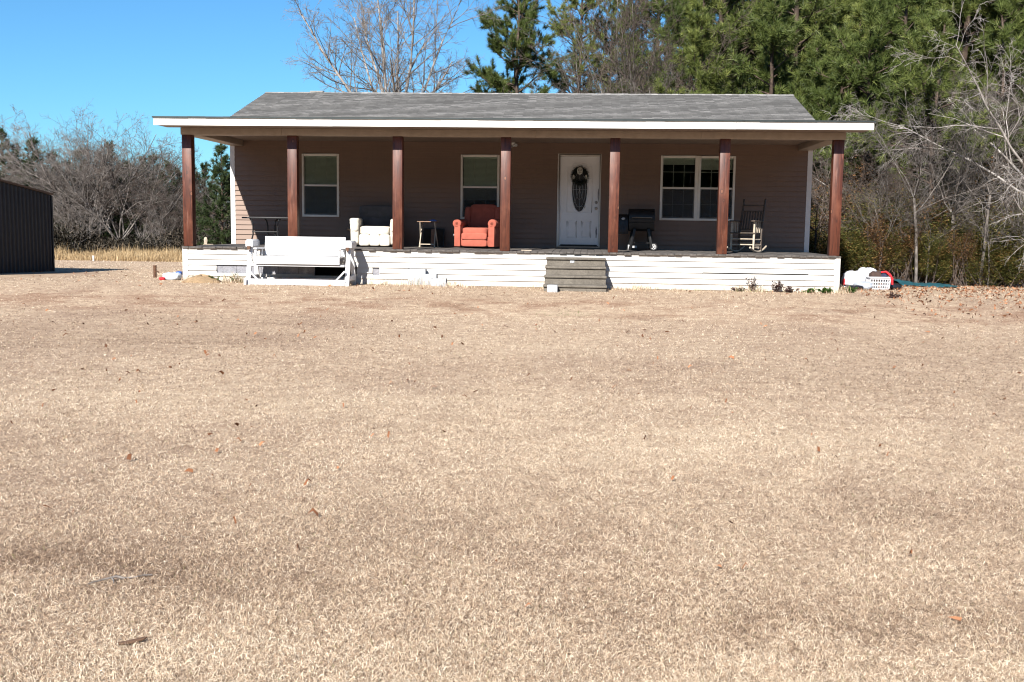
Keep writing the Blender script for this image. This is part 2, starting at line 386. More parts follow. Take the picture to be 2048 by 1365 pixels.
M = dict(
    screen=m_screen(), basket=m_simple('white basket plastic', (.50, .50, .52), .4, var=.05, bump=0),
    wall=m_siding('taupe vinyl siding', (.195, .132, .100), (.14, .10, .078)),
    skirt=m_siding('cream vinyl skirting', (.47, .45, .42), (.34, .28, .21), True),
    white=m_simple('white painted trim', (.78, .78, .76), .5, var=.06, bump=.05),
    trim=m_simple('off white window vinyl', (.66, .63, .58), .45, var=.08, bump=.05),
    corner=m_simple('pale corner trim', (.62, .60, .58), .5, var=.08, bump=.05),
    beam=m_simple('tan aluminium beam wrap', (.30, .24, .19), .5, var=.15, bump=.05),
    soffit=m_simple('brown vented soffit', (.20, .15, .12), .6, var=.12),
    post=m_post(), shingle=m_shingle(), ground=m_ground(),
    drip=m_simple('dark metal drip edge', (.045, .055, .055), .4, .6, bump=0),
    deck=m_simple('weathered grey deck board', (.085, .075, .068), .9, var=.5, scale=14, bump=.5),
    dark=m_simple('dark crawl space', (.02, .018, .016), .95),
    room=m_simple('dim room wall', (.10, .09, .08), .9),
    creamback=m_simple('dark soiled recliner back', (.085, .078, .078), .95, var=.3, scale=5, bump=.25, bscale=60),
    blind=m_simple('slatted blind', (.72, .74, .66), .5, var=.08, bump=0),
    door=m_simple('white steel door', (.76, .76, .77), .45, var=.05, bump=.03),
    soot=m_simple('dark smudge on door', (.10, .10, .11), .6, var=.5, scale=20),
    dglass=m_simple('leaded door glass', (.012, .014, .018), .35, var=.5, scale=30, bump=.3),
    came=m_simple('zinc came', (.5, .5, .5), .4, .6, bump=0),
    metal=m_simple('dull door hardware', (.30, .28, .25), .35, .9, bump=0),
    foam=m_concrete('speckled foundation board', (.27, .27, .295)),
    glass=m_glass(),
    conc=m_concrete('stained precast concrete', (.145, .128, .106)),
    block=m_concrete('pale concrete block', (.42, .43, .445)),
    benchw=m_simple('white painted bench wood', (.56, .56, .565), .55, var=.07, scale=3, bump=.2, bscale=25),
    rust=m_simple('rusty steel', (.11, .055, .032), .8, .3, var=.4, scale=25, bump=.3),
    black=m_simple('black powder coated metal', (.012, .012, .013), .45, .2, bump=.05),
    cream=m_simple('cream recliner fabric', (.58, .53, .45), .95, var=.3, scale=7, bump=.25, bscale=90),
    rust_fabric=m_simple('rust red corduroy fabric', (.33, .085, .055), .95, var=.2, scale=8, bump=.3, bscale=120),
    traywood=m_simple('varnished tray wood', (.20, .10, .05), .5, var=.3, scale=12),
    palewood=m_simple('pale raw and sunlit wood', (.42, .35, .27), .7, var=.3, scale=14),
    rockwood=m_simple('dark stained chair wood', (.06, .042, .03), .6, var=.5, scale=10, bump=.2),
    blue=m_simple('blue plastic', (.03, .09, .32), .4, bump=0),
    shed=m_simple('charcoal sheet metal', (.022, .024, .03), .5, .3, var=.2, bump=0),
    shedtrim=m_simple('brown shed trim', (.10, .055, .03), .6),
    chrome=m_simple('grey wheel plastic', (.42, .42, .42), .4, bump=0),
    clay=m_simple('dull glazed jar', (.22, .19, .16), .5, var=.3),
    fur=m_simple('black wreath fibre', (.010, .014, .010), .9, var=.5, scale=40, bump=.5),
    bone=m_simple('pale mask face', (.52, .50, .44), .7, var=.4, scale=25),
    cloth=m_simple('white crumpled cloth', (.50, .51, .54), .85, var=.12, scale=8, bump=.4, bscale=14),
    cloth2=m_simple('grey blue crumpled cloth', (.30, .33, .38), .85, var=.3, scale=8, bump=.4, bscale=14),
    brownc=m_simple('dark brown clothing', (.05, .028, .022), .9, var=.4, scale=9),
    navyc=m_simple('navy clothing', (.02, .025, .06), .9, var=.4, scale=9),
    redc=m_simple('bright red fabric', (.55, .012, .02), .8, var=.2, scale=9),
    bagblack=m_simple('black bin bag plastic', (.012, .012, .014), .25, var=.3),
    tarp=m_simple('teal tarpaulin', (.012, .075, .095), .55, var=.35, scale=7, bump=.5, bscale=10),
    plastic=m_simple('cloudy clear plastic', (.55, .60, .66), .25, var=.25, scale=10),
    ants=m_simple('sandy ant mound soil', (.25, .17, .095), .95, var=.3, scale=18, bump=.8, bscale=60),
    barkpine=m_bark('pine bark', (.030, .022, .017), (.075, .052, .040), (.15, .11, .085)),
    barkpale=m_bark('pale smooth bark', (.15, .13, .115), (.32, .29, .265), (.48, .45, .42)),
    barkgrey=m_bark('grey bark', (.045, .038, .033), (.12, .104, .092), (.26, .235, .215)),
    barkfar=m_bark('far grey bark', (.075, .064, .057), (.18, .158, .143), (.35, .32, .295)),
    barkbrown=m_bark('brown twig bark', (.035, .026, .021), (.09, .068, .057), (.18, .145, .122)),
    needle=m_attr_leaf('pine needles', [(0, (.028, .045, .014)), (.45, (.11, .145, .036)), (1, (.26, .29, .085))], .5, .3, vary=True),
    needled=m_attr_leaf('distant pine needles', [(0, (.016, .030, .012)), (.5, (.045, .068, .024)), (1, (.10, .125, .045))], .55, .25),
    shrubg=m_attr_leaf('evergreen shrub leaves', [(0, (.024, .032, .011)), (.45, (.095, .10, .028)), (.72, (.20, .17, .05)), (1, (.30, .145, .055))], .5, .4),
    shrubo=m_attr_leaf('dry orange leaves', [(0, (.05, .028, .014)), (.45, (.14, .075, .034)), (.75, (.27, .14, .055)), (.85, (.11, .10, .035)), (1, (.09, .095, .03))], .6, .35),
    brush=m_attr_leaf('dry brush', [(0, (.015, .014, .010)), (.6, (.05, .042, .03)), (1, (.13, .10, .075))], .8, .1),
    blade=m_attr_leaf('dead grass blade', [(0, (.075, .042, .027)), (.3, (.335, .228, .148)), (.62, (.65, .50, .35)), (.93, (.87, .75, .585)), (.97, (.20, .21, .08)), (1, (.12, .17, .04))], .7, .15, .2),
    tall=m_attr_leaf('tall straw grass', [(0, (.22, .14, .07)), (.6, (.45, .32, .17)), (1, (.60, .47, .29))], .7, .3),
    litter=m_attr_leaf('fallen leaf', [(0, (.06, .028, .016)), (.5, (.22, .09, .04)), (1, (.42, .20, .10))], .6, .1),
    weed=m_attr_leaf('green weed leaf', [(0, (.03, .06, .012)), (1, (.10, .21, .035))], .5, .3),
    deadweed=m_attr_leaf('dried weed leaf', [(0, (.03, .015, .015)), (1, (.11, .06, .05))], .7, .2),
)

# ================================================================== GROUND
def ground():
    xs = np.unique(np.concatenate([np.linspace(-700, -40, 20), np.linspace(-40, 40, 161), np.linspace(40, 700, 20)]))
    ys = np.unique(np.concatenate([np.linspace(-380, -26, 14), np.linspace(-26, 12, 229), np.linspace(12, 60, 40), np.linspace(60, 690, 16)]))
    X, Y = np.meshgrid(xs, ys); Z = gz(X, Y)
    V = np.stack([X, Y, Z], -1).reshape(-1, 3); nx = len(xs); ny = len(ys)
    i, j = np.meshgrid(np.arange(nx - 1), np.arange(ny - 1)); a = (j * nx + i).ravel()
    idx = np.stack([a, a + 1, a + nx + 1, a + nx], -1).ravel()
    me = np_mesh('ground', V, np.full(len(a), 4), idx, {'wear': np.clip(.5 + wear(V[:, 0], V[:, 1]), 0, 1)}, smooth=True)
    tag(link('ground', me, M['ground']), kind='structure')
ground()

def blade_mesh(name, P, ang, L, H, W, tint, seed, droop=.6):
    """bent blades: base pair, middle pair, tip"""
    rg = np.random.default_rng(seed); n = len(P)
    d = np.stack([np.cos(ang), np.sin(ang), np.zeros(n)], -1); pr = np.stack([-np.sin(ang), np.cos(ang), np.zeros(n)], -1)
    tl = rg.uniform(-.9, .9, n); up = np.array([0, 0, 1.0])
    sd_ = pr * np.cos(tl)[:, None] + up * np.sin(tl)[:, None]
    cu = rg.normal(0, .22, n)
    mid = P + d * (L * .5)[:, None] + pr * (L * cu * .3)[:, None] + up * H[:, None]
    tip = P + d * L[:, None] + pr * (L * cu)[:, None] + up * (H * rg.uniform(droop - .5, droop + .5, n))[:, None]
    h = (W / 2)[:, None] * sd_
    V = np.stack([P - h, P + h, mid + h * .85, mid - h * .85, tip], 1).reshape(-1, 3)
    b = np.arange(n) * 5
    idx = np.stack([b, b + 1, b + 2, b + 3, b + 3, b + 2, b + 4], -1).ravel()
    sizes = np.tile([4, 3], n)
    return np_mesh(name, V, sizes, idx, {'tint': np.repeat(tint, 5)})

def vnoise(x, y, s, seed):
    rg = np.random.default_rng(seed); o = np.zeros(len(x))
    for k in range(5):
        f = s * 1.9 ** k; a, b, p = rg.uniform(0, 6.28, 3)
        o += np.sin(x * f * math.cos(a) + y * f * math.sin(a) + p + 1.3 * np.sin(y * f * .7 + b)) * .75 ** k
    return o / 2.4

def lawn():
    rg = np.random.default_rng(5)
    n = 820000
    u = rg.uniform(0, 1, n); d0, d1 = 2.7, 48.0
    D = 1 / (1 / d0 + u * (1 / d1 - 1 / d0))
    a = rg.uniform(R(-33), R(33), n) + math.atan2(FW.y, FW.x) - 0
    x = CAM.x + D * np.cos(a); y = CAM.y + D * np.sin(a)
    keep = ~((np.abs(x) < 6.76) & (y > -.03) & (y < 9.3)) & ~((x > 9) & (y > 7.5))
    keep &= ~((x < -9.95) & (x > -14) & (y > .2) & (y < 5.1))
    x, y, D = x[keep], y[keep], D[keep]; n = len(x)
    P = np.stack([x, y, gz(x, y) + .002], -1)
    pxm = D / (FPX / 2)
    cl = vnoise(x, y, 6, 1); bigp = vnoise(x, y, .55, 2)
    L = rg.uniform(.010, .036, n) * (1 + .15 * cl) + .3 * pxm
    H = rg.uniform(.002, .017, n) * (1 + .25 * np.clip(cl, -1, 1)) + .10 * pxm * rg.uniform(0, 1, n)
    Wd = np.maximum(rg.uniform(.0009, .0021, n), pxm * .30)
    ang = rg.uniform(0, 6.283, n) + .8 * bigp
    t = .52 + .30 * rg.normal(0, 1, n) - .45 * (rg.uniform(0, 1, n) < .10) + .06 * cl + .10 * bigp + .07 * vnoise(x, y, .22, 12) + .75 * wear(x, y)
    red = np.exp(-((y + 3.6) / 1.3) ** 2) * np.clip(vnoise(x, y * 2.2, 1.1, 3) - .1, 0, 1) * (x > -4)
    t = t - .75 * red - .10 * np.exp(-((y + 6) / 2.5) ** 2) * np.clip(-x / 5, 0, 1)
    t = np.clip(t, 0, .93)
    gp = vnoise(x, y, .9, 9)
    green = (rg.uniform(0, 1, n) < np.where(gp > 9, .25, .006)) | ((np.abs(x - 1.3) < .45) & (np.abs(y + 4.2) < .3) & (rg.uniform(0, 1, n) < .8)) | ((y > -.35) & (y < 0) & (np.abs(x) < 6.7) & (rg.uniform(0, 1, n) < .25))
    t[green] = rg.uniform(.96, 1, green.sum())
    tuft = (y > -1.0) & (y < .0) & (np.abs(x) < 6.7) & (vnoise(x, y, 2.5, 11) > .15)
    H[tuft] += rg.uniform(0, .07, tuft.sum())
    hp = np.exp(-((x + 1.6) / .55) ** 2 - ((y + .5) / .35) ** 2) * (y < -.02); H += hp * rg.uniform(0, .16, n); t = np.clip(t + .35 * hp * (t < .9), 0, 1)
    tag(link('grass', blade_mesh('grass', P, ang, L, H, Wd, t, 6), M['blade']), 'short dead straw coloured lawn grass with brown patches in front of the house', 'grass', kind='stuff')
lawn()
def base_tufts():
    rg = np.random.default_rng(15); n = 9000
    x = rg.uniform(-6.7, 6.9, n); y = -rg.uniform(.03, .4, n) ** 1.3
    c = vnoise(x, y, 1.9, 21) + .5 * vnoise(x, y, 7, 22); k = (rg.uniform(-.3, 1.2, n) < c) & ~((x > .84) & (x < 2.07)); x, y, c = x[k], y[k], c[k]; n = len(x)
    H = rg.uniform(.02, .15, n) * np.clip(.4 + c, .2, 1.3); L = H * rg.uniform(.3, 1.0, n) + .02
    t = np.clip(.6 + .2 * rg.normal(0, 1, n), 0, .93); g = rg.uniform(0, 1, n) < .3; t[g] = rg.uniform(.95, 1, g.sum())
    tag(link('grass', blade_mesh('grass', np.stack([x, y, gz(x, y)], -1), rg.uniform(0, 6.28, n), L, H, np.full(n, .006), t, 16, 1.1), M['blade']), 'longer uneven straw and green grass tufts along the foot of the porch skirting', 'grass', kind='stuff')
base_tufts()

def litter():
    rg = np.random.default_rng(8)
    n = 3600; x = rg.uniform(-14, 16, n); y = rg.uniform(-18.5, 8, n)
    dens = .34 + .66 * np.clip((x - 5.5) / 3, 0, 1) * np.clip((y + 7) / 6, 0, 1)
    keep = (rg.uniform(0, 1, n) < dens) & ~((np.abs(x) < 6.9) & (y > -.1))
    x, y = x[keep], y[keep]
    x2 = rg.uniform(6.9, 15, 2600) + 0; y2 = rg.uniform(-4, 7, 2600)
    x = np.concatenate([x, x2]); y = np.concatenate([y, y2]); n = len(x)
    D = np.hypot(x - CAM.x, y - CAM.y)
    P = np.stack([x, y, gz(x, y) + .018], -1)
    L = rg.uniform(.03, .085, n) * np.clip(D / 14, .75, 1); Wd = L * rg.uniform(.3, .55, n)
    t = rg.uniform(.1, 1, n)
    tag(link('leaf_litter', blade_mesh('leaf_litter', P, rg.uniform(0, 6.28, n), L, rg.uniform(.0, .04, n), Wd, t, 9, .5), M['litter']),
        'scattered brown and orange fallen leaves lying on the lawn', 'leaves', kind='stuff')
litter()

# ================================================================== HOUSE
HW = 6.705; PD = 3.10; HD = 9.25
house = thing('house', 'low single storey house with taupe siding, grey shingle roof and a full width front porch', 'house')
CR = .1143
def siding(mb, x0, x1, z0, z1, y, face=-1, zref=0.0, axis='x', lip=.026, jit=0):
    """horizontal lap courses; profile leans out towards each course's lower edge"""
    c0 = math.floor((z0 - zref) / CR)
    z = zref + c0 * CR
    while z < z1 - 1e-6:
        a = max(z, z0); b = min(z + CR, z1)
        oa = lip * (1 - (a - z) / CR); ob = lip * (1 - (b - z) / CR)
        p = [(x0, a, oa), (x1, a, oa), (x1, b, ob), (x0, b, ob)]
        lo = [(x0, a, 0), (x1, a, 0), (x1, a, oa), (x0, a, oa)]
        for q in ((p,), (lo,)):
            q = q[0]
            if axis == 'x': vs = [(X, y + face * o, Z) for X, Z, o in q]
            else: vs = [(y + face * o, X, Z) for X, Z, o in q]
            mb.add(vs, [(0, 1, 2, 3)])
        z += CR

# openings: (x0,x1,z0,z1)
WIN1 = (-5.01, -4.13, .66, 2.12); WIN2 = (-1.275, -.376, .65, 2.13); WIN3 = (3.318, 5.006, .685, 2.15); DOOR = (.967, 1.963, .03, 2.17)
def wall_with_openings(mb, xs0, xs1, z0, z1, ops, y):
    cuts = sorted(ops); x = xs0
    for o in cuts:
        siding(mb, x, o[0], z0, z1, y)
        if o[2] > z0: siding(mb, o[0], o[1], z0, o[2], y)
        siding(mb, o[0], o[1], o[3], z1, y); x = o[1]
    siding(mb, x, xs1, z0, z1, y)
mb = MB(); wall_with_openings(mb, -HW + .09, HW - .09, 0, 2.62, [WIN1, WIN2, WIN3, DOOR], PD)
mb.build('wall', M['wall'], house)
mb = MB()
for sx in (-1, 1): siding(mb, PD, HD, -.70, 2.75, sx * HW, face=sx, axis='y')
siding(mb, -HW, HW, -.70, 2.75, HD, face=1)
for sx in (-1, 1):
    mb.add([(sx * (HW - .002), PD + .01, 2.7), (sx * (HW - .002), HD, 2.7), (sx * (HW - .002), 6.17, 3.84)], [(0, 1, 2)])
mb.build('side_wall', M['wall'], house)
mb = MB()
mb.box(-HW - .018, -HW + .09, PD - .022, PD + .09, 0, 2.40); mb.build('corner_trim', M['corner'], house)
mb = MB(); mb.box(HW - .09, HW + .018, PD - .022, PD + .09, 0, 2.40); mb.build('corner_trim', M['corner'], house)
# inside: floor, back partition, ceiling keep the rooms dim
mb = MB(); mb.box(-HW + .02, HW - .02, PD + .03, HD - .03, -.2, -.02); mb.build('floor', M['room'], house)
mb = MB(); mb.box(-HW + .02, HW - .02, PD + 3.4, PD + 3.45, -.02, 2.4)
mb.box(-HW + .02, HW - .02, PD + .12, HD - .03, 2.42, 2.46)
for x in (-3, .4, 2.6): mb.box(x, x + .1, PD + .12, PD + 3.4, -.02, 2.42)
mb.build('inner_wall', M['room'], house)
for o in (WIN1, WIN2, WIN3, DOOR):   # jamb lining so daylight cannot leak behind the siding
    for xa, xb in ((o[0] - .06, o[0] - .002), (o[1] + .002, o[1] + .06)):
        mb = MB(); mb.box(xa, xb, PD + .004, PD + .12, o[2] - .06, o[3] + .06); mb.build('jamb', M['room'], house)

def window(x0, x1, z0, z1, cols, grid_lower, blind_to, ajar=0):
    """double-hung sash window"""
    mb = MB(); f = .05; y0 = PD - .035; y1 = PD + .03
    mb.box(x0, x0 + f, y0, y1, z0, z1); mb.box(x1 - f, x1, y0, y1, z0, z1)
    mb.box(x0 + f, x1 - f, y0, y1, z1 - f, z1); mb.box(x0 + f, x1 - f, y0 - .012, y1, z0, z0 + f)
    fr = mb.build('window', M['trim'], house, bevel=.004)
    zm = (z0 + z1) / 2
    mb = MB(); mb.box(x0 + f, x1 - f, PD - .022, PD + .02, zm - .024, zm + .024)
    mb.box(x0 + f, x0 + f + .025, PD - .018, PD + .018, z0 + f, zm - .024); mb.box(x1 - f - .025, x1 - f, PD - .018, PD + .018, z0 + f, zm - .024)
    mb.box(x0 + f + .025, x1 - f - .025, PD - .018, PD + .018, z0 + f, z0 + f + .03)
    mb.build('sash', M['trim'], fr, bevel=.003)
    mb = MB(); g = .006; wd = x1 - x0 - 2 * f
    for i in range(1, cols): xc = x0 + f + wd * i / cols; mb.box(xc - g, xc + g, PD + .006, PD + .014, zm + .024, z1 - f); 
    mb.box(x0 + f, x1 - f, PD + .0065, PD + .0135, (zm + z1) / 2 - g, (zm + z1) / 2 + g) if grid_lower else None
    for i in range(1, cols): xc = x0 + f + wd * i / cols; mb.box(xc - g, xc + g, PD + .006, PD + .014, z0 + f + .03, zm - .024)
    if grid_lower: mb.box(x0 + f, x1 - f, PD + .0065, PD + .0135, (zm + z0) / 2 - g, (zm + z0) / 2 + g)
    mb.build('muntin', M['trim'], fr)
    mb = MB(); mb.box(x0 + f - .003, x1 - f + .003, PD + .001, PD + .004, z0 + f - .003, zm); mb.build('pane', M['glass'], fr)
    mb = MB(); mb.box(x0 + f - .003, x1 - f + .003, PD - .006, PD - .003, zm, z1 - f + .003); mb.build('pane', M['glass'], fr)
    mb = MB(); mb.box(x0 + f, x1 - f, PD - .028, PD - .0275, z0 + f, zm - .02); mb.build('insect_screen', M['screen'], fr)
    mb = MB(); z = z1 - f - .03
    while z > blind_to:
        mb.box(-1, 1, -.014, .014, -.0008, .0008, Matrix.Translation(((x0 + x1) / 2, PD + .04, z)) @ Matrix.Rotation(R(62), 4, 'X') @ Matrix.Diagonal((wd / 2 - .01, 1, 1, 1)))
        z -= .027
    mb.box(x0 + f + .005, x1 - f - .005, PD + .025, PD + .06, z1 - f - .035, z1 - f)
    mb.build('blind', M['blind'], fr)
window(*WIN1, 3, False, WIN1[2] + .08); window(*WIN2, 3, False, WIN2[2] + .45)
window(WIN3[0], 4.147, WIN3[2], WIN3[3], 3, True, 1.95); window(4.177, WIN3[1], WIN3[2], WIN3[3], 3, True, 1.85)
mb = MB(); mb.box(4.147, 4.177, PD - .03, PD + .03, WIN3[2], WIN3[3]); mb.build('window_mullion', M['trim'], house)

# door
DX0, DX1, DZ0, DZ1 = 1.024, 1.932, .105, 2.112
mb = MB(); mb.box(DOOR[0], DX0 - .004, PD - .03, PD + .05, .06, DOOR[3]); mb.box(DX1 + .004, DOOR[1], PD - .03, PD + .05, .06, DOOR[3])
mb.box(DX0 - .004, DX1 + .004, PD - .03, PD + .05, DZ1 + .004, DOOR[3])
mb.build('door_frame', M['trim'], house, bevel=.005)
mb = MB(); mb.box(DOOR[0] - .01, DOOR[1] + .01, PD - .05, PD + .06, .03, .058); mb.build('door_sill', M['metal'], house)
mb = MB(); mb.box(DX0, DX1, PD + .012, PD + .055, DZ0 - .03, DZ1)
door = mb.build('door', M['door'], house, bevel=.003)
dcx = (DX0 + DX1) / 2; ocz = 1.36; ow, oh = .172, .50
def oval_pts(a, b, n=48, cz=ocz): return [(dcx + a * math.cos(2 * math.pi * i / n), cz + b * math.sin(2 * math.pi * i / n)) for i in range(n)]
mb = MB()
pts = [(x, PD + .012, z) for x, z in oval_pts(ow + .02, oh + .02)]; mb.tube(pts + [pts[0], pts[1]], .016, 6, cap=False)
# raised mouldings: arched panel round the oval and two lower panels
arch = [(dcx - .29, PD + .012, .84), (dcx + .29, PD + .012, .84), (dcx + .29, PD + .012, 1.89), (dcx + .18, PD + .012, 1.89)]
arch += [(dcx + .18 * math.cos(a), PD + .012, 1.89 + .085 * math.sin(a)) for a in np.linspace(.2, math.pi - .2, 10)]
arch += [(dcx - .18, PD + .012, 1.89), (dcx - .29, PD + .012, 1.89), (dcx - .29, PD + .012, .84)]
mb.tube(arch, .009, 6)
for s_ in (-1, 1):
    x = dcx + s_ * .165; q = [(x - .11, .26), (x + .11, .26), (x + .11, .64), (x - .11, .64), (x - .11, .26)]
    mb.tube([(a, PD + .012, b) for a, b in q], .008, 6)
    q = [(x - .085, .285), (x + .085, .285), (x + .085, .615), (x - .085, .615), (x - .085, .285)]
    mb.tube([(a, PD + .012, b) for a, b in q], .005, 6)
mb.build('moulding', M['door'], door, smooth=True)
mb = MB(); mb.prism(oval_pts(ow, oh), PD + .004, PD + .02, 'y'); mb.build('oval_glass', M['dglass'], door)
mb = MB()
for k in (.8, .45):
    p = [(x, PD + .003, z) for x, z in oval_pts(ow * k, oh * k, 32)]; mb.tube(p + [p[0]], .0035, 4, cap=False)
for (a, b) in (((-1, 0), (1, 0)), ((0, -1), (0, 1)), ((-.7, -.65), (.7, .65)), ((-.7, .65), (.7, -.65)), ((-.5, -.8), (.5, -.8))):
    mb.tube([(dcx + a[0] * ow * .95, PD + .003, ocz + a[1] * oh * .95), (dcx + b[0] * ow * .95, PD + .003, ocz + b[1] * oh * .95)], .003, 4)
mb.build('leaded_came', M['came'], door)
mb = MB(); mb.lathe([(0, .05), (.02, .05), (.03, .035), (.03, .01), (.034, .01), (.034, 0)], 16, M=Matrix.Translation((DX1 - .065, PD + .012, 1.07)) @ Matrix.Rotation(R(90), 4, 'X'))
mb.build('deadbolt', M['metal'], door, smooth=True)
mb = MB(); mb.lathe([(0, .075), (.022, .074), (.03, .06), (.028, .045), (.013, .03), (.013, .012), (.035, .01), (.036, 0)], 16, M=Matrix.Translation((DX1 - .065, PD + .012, .935)) @ Matrix.Rotation(R(90), 4, 'X'))
mb.build('door_handle', M['metal'], door, smooth=True)
def smudge(cx, cz, rx, rz, seed, name='smudge'):
    rnd = random.Random(seed); n = 22; pts = []
    for i in range(n):
        a = 2 * math.pi * i / n; k = rnd.uniform(.7, 1.1)
        pts.append((cx + rx * k * math.cos(a), cz + rz * k * math.sin(a)))
    mb = MB(); mb.prism(pts, PD + .0095, PD + .0118, 'y'); mb.build(name, M['soot'], door)
smudge(DX1 - .022, 1.25, .012, .17, 3); smudge(DX1 - .052, .39, .02, .13, 4)
mb = MB(); mb.box(DX0 + .03, DX1 - .03, PD - .003, PD + .012, DZ0 - .03, DZ0 - .005); mb.build('door_sweep', M['black'], door)

# deck
rnd = random.Random(3); mb = MB(); x = -HW - .01
while x < HW + .005:
    wv = .138; dz = rnd.uniform(-.006, .004); fy = -.045 + rnd.uniform(-.02, .02)
    mb.box(x, min(x + wv, HW + .015), fy, PD - .03, -.034 + dz, dz); x += .145
deck = mb.build('deck', M['deck'], house)
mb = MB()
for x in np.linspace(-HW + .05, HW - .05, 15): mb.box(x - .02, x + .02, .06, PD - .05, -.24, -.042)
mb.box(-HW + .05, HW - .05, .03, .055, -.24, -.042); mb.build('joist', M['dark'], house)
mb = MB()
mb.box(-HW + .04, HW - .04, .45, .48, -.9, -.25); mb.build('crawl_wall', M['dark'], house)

# skirting, in runs of courses with the broken gaps of the photo
mb = MB()
def sk(x0, x1, z0, z1, dy=0): siding(mb, x0, x1, z0, z1, .012 + dy, zref=-.038 - 7 * CR, lip=.025)
ZB = -.82; zt = -.04
ZR = -.038
L = lambda k: ZR - k * CR
sk(-HW + .1, -6.0, ZB, zt)                       # left end, full height
sk(-6.0, -3.05, L(3) + .008, zt)                 # top three courses over the gap
sk(-6.0, -3.95, ZB, L(4) - .05)
sk(-3.95, -3.05, ZB, L(4) - .07)
sk(-3.05, -2.72, ZB, zt); sk(-2.72, -2.58, ZB, L(4) - .04); sk(-2.72, -2.58, L(3) + .004, zt)
sk(-2.58, 4.0, ZB, zt)
sk(4.0, 6.1, L(3) + .01, zt, -.004); sk(4.0, 6.1, ZB, L(3) - .014, .004)   # the sprung course on the right
sk(6.1, HW - .1, ZB, zt)
skirt = mb.build('skirting', M['skirt'], house)
mb = MB(); mb.box(-HW - .012, -HW + .1, -.012, .1, -.84, -.036); mb.build('corner_trim', M['skirt'], house)
mb = MB(); mb.box(HW - .1, HW + .012, -.012, .1, -.84, -.036); mb.build('corner_trim', M['skirt'], house)
for sx in (-1, 1):
    mb = MB(); siding(mb, .1, PD, -.82, -.04, sx * (HW - .004), face=sx, axis='y'); mb.build('side_skirting', M['skirt'], house)
mb = MB(); x = -6.0
for wv in (.42, .52, .37, .42, .36):
    x2 = min(x + wv, -3.93); mb.box(x, x2 - .006, .03, .06, -.66, -.36); x = x2
mb.build('foundation_board', M['foam'], house)
mb = MB(); mb.box(-2.74, -2.56, .03, .06, -.56, -.36); mb.build('foundation_board', M['foam'], house)
mb = MB(); mb.box(-HW + .1, HW - .1, -.002, .011, -.066, -.038); mb.build('skirting_cap', M['skirt'], house)

# posts
for px_ in (-6.695, -4.489, -2.309, -.101, 2.094, 4.276, 6.495):
    mb = MB(); mb.box(-.1, .1, -.1, .1, 0, 2.283)
    o = mb.build('porch_post', M['post'], house, bevel=.008)
    o.location = (px_ + .1, .115, 0)
# beams, ceiling, soffit
mb = MB()
for a, b in ((-HW - .01, -4.6), (-4.597, .6), (.603, 3.9), (3.903, HW + .01)): mb.box(a, b, .012, .222, 2.285, 2.425)
mb.build('beam', M['beam'], house, bevel=.004)
for sx in (-1, 1):
    mb = MB(); x0, x1 = sorted((sx * HW, sx * (HW - .31))); mb.box(x0, x1, .225, PD - .02, 2.288, 2.425); mb.build('beam', M['beam'], house, bevel=.004)
mb = MB(); x = -HW + .31
while x < HW - .32:
    mb.box(x, min(x + .098, HW - .31), .225, PD - .016, 2.412, 2.421); x += .1
mb.build('porch_ceiling', M['soffit'], house)
XL, XR, FY = -7.045, 7.10, -.55
SL = .077
def zr(y): return 2.592 + SL * (y - FY)
mb = MB(); x = XL + .05
while x < XR - .06:
    mb.box(x, min(x + .1, XR - .045), FY + .03, .01, 2.427, 2.434); x += .104
mb.build('soffit', M['soffit'], house)
# gable infill between the side beam and the porch roof
mb = MB()
for sx in (-1, 1):
    x0, x1 = sorted((sx * HW, sx * (HW - .03))); mb.prism([(.012, 2.426), (PD, 2.426), (PD, zr(PD) - .05), (.012, zr(.012) - .05)], x0, x1, 'x')
mb.prism([(-HW + .03, 2.435), (HW - .03, 2.435), (HW - .03, 2.55), (-HW + .03, 2.55)], .02, .05, 'y')
mb.build('gable_panel', M['beam'], house)
# porch roof
mb = MB(); mb.prism([(FY - .01, zr(FY - .01)), (PD + .16, zr(PD + .16)), (PD + .16, zr(PD + .16) - .035), (FY - .01, zr(FY - .01) - .02)], XL - .012, XR + .012, 'x')
proof = mb.build('porch_roof', M['shingle'], house)
mb = MB()
xs = list(np.linspace(XL - .02, XR + .02, 40)); rnd = random.Random(7)
for a, b in zip(xs[:-1], xs[1:]):
    d_ = rnd.uniform(-.004, .004); mb.box(a, b, FY - .034, FY - .012, 2.566 + d_, 2.598 + d_ * .5)
mb.build('drip_edge', M['drip'], proof)
mb = MB()
cut = [XL, -3.4, 1.05, 4.5, XR]
for i in range(4): mb.box(cut[i], cut[i + 1] - .003, FY - .008, FY + .022, 2.424 + .002 * (i % 2), 2.567)
mb.build('fascia', M['white'], proof)
for x0, x1 in ((XL, XL + .03), (XR - .03, XR)):
    mb = MB(); mb.prism([(FY + .024, zr(FY) - .168), (PD + .1, zr(PD) - .163), (PD + .1, zr(PD + .1) - .036), (FY + .024, zr(FY) - .036)], x0, x1, 'x'); mb.build('rake_board', M['white'], proof)
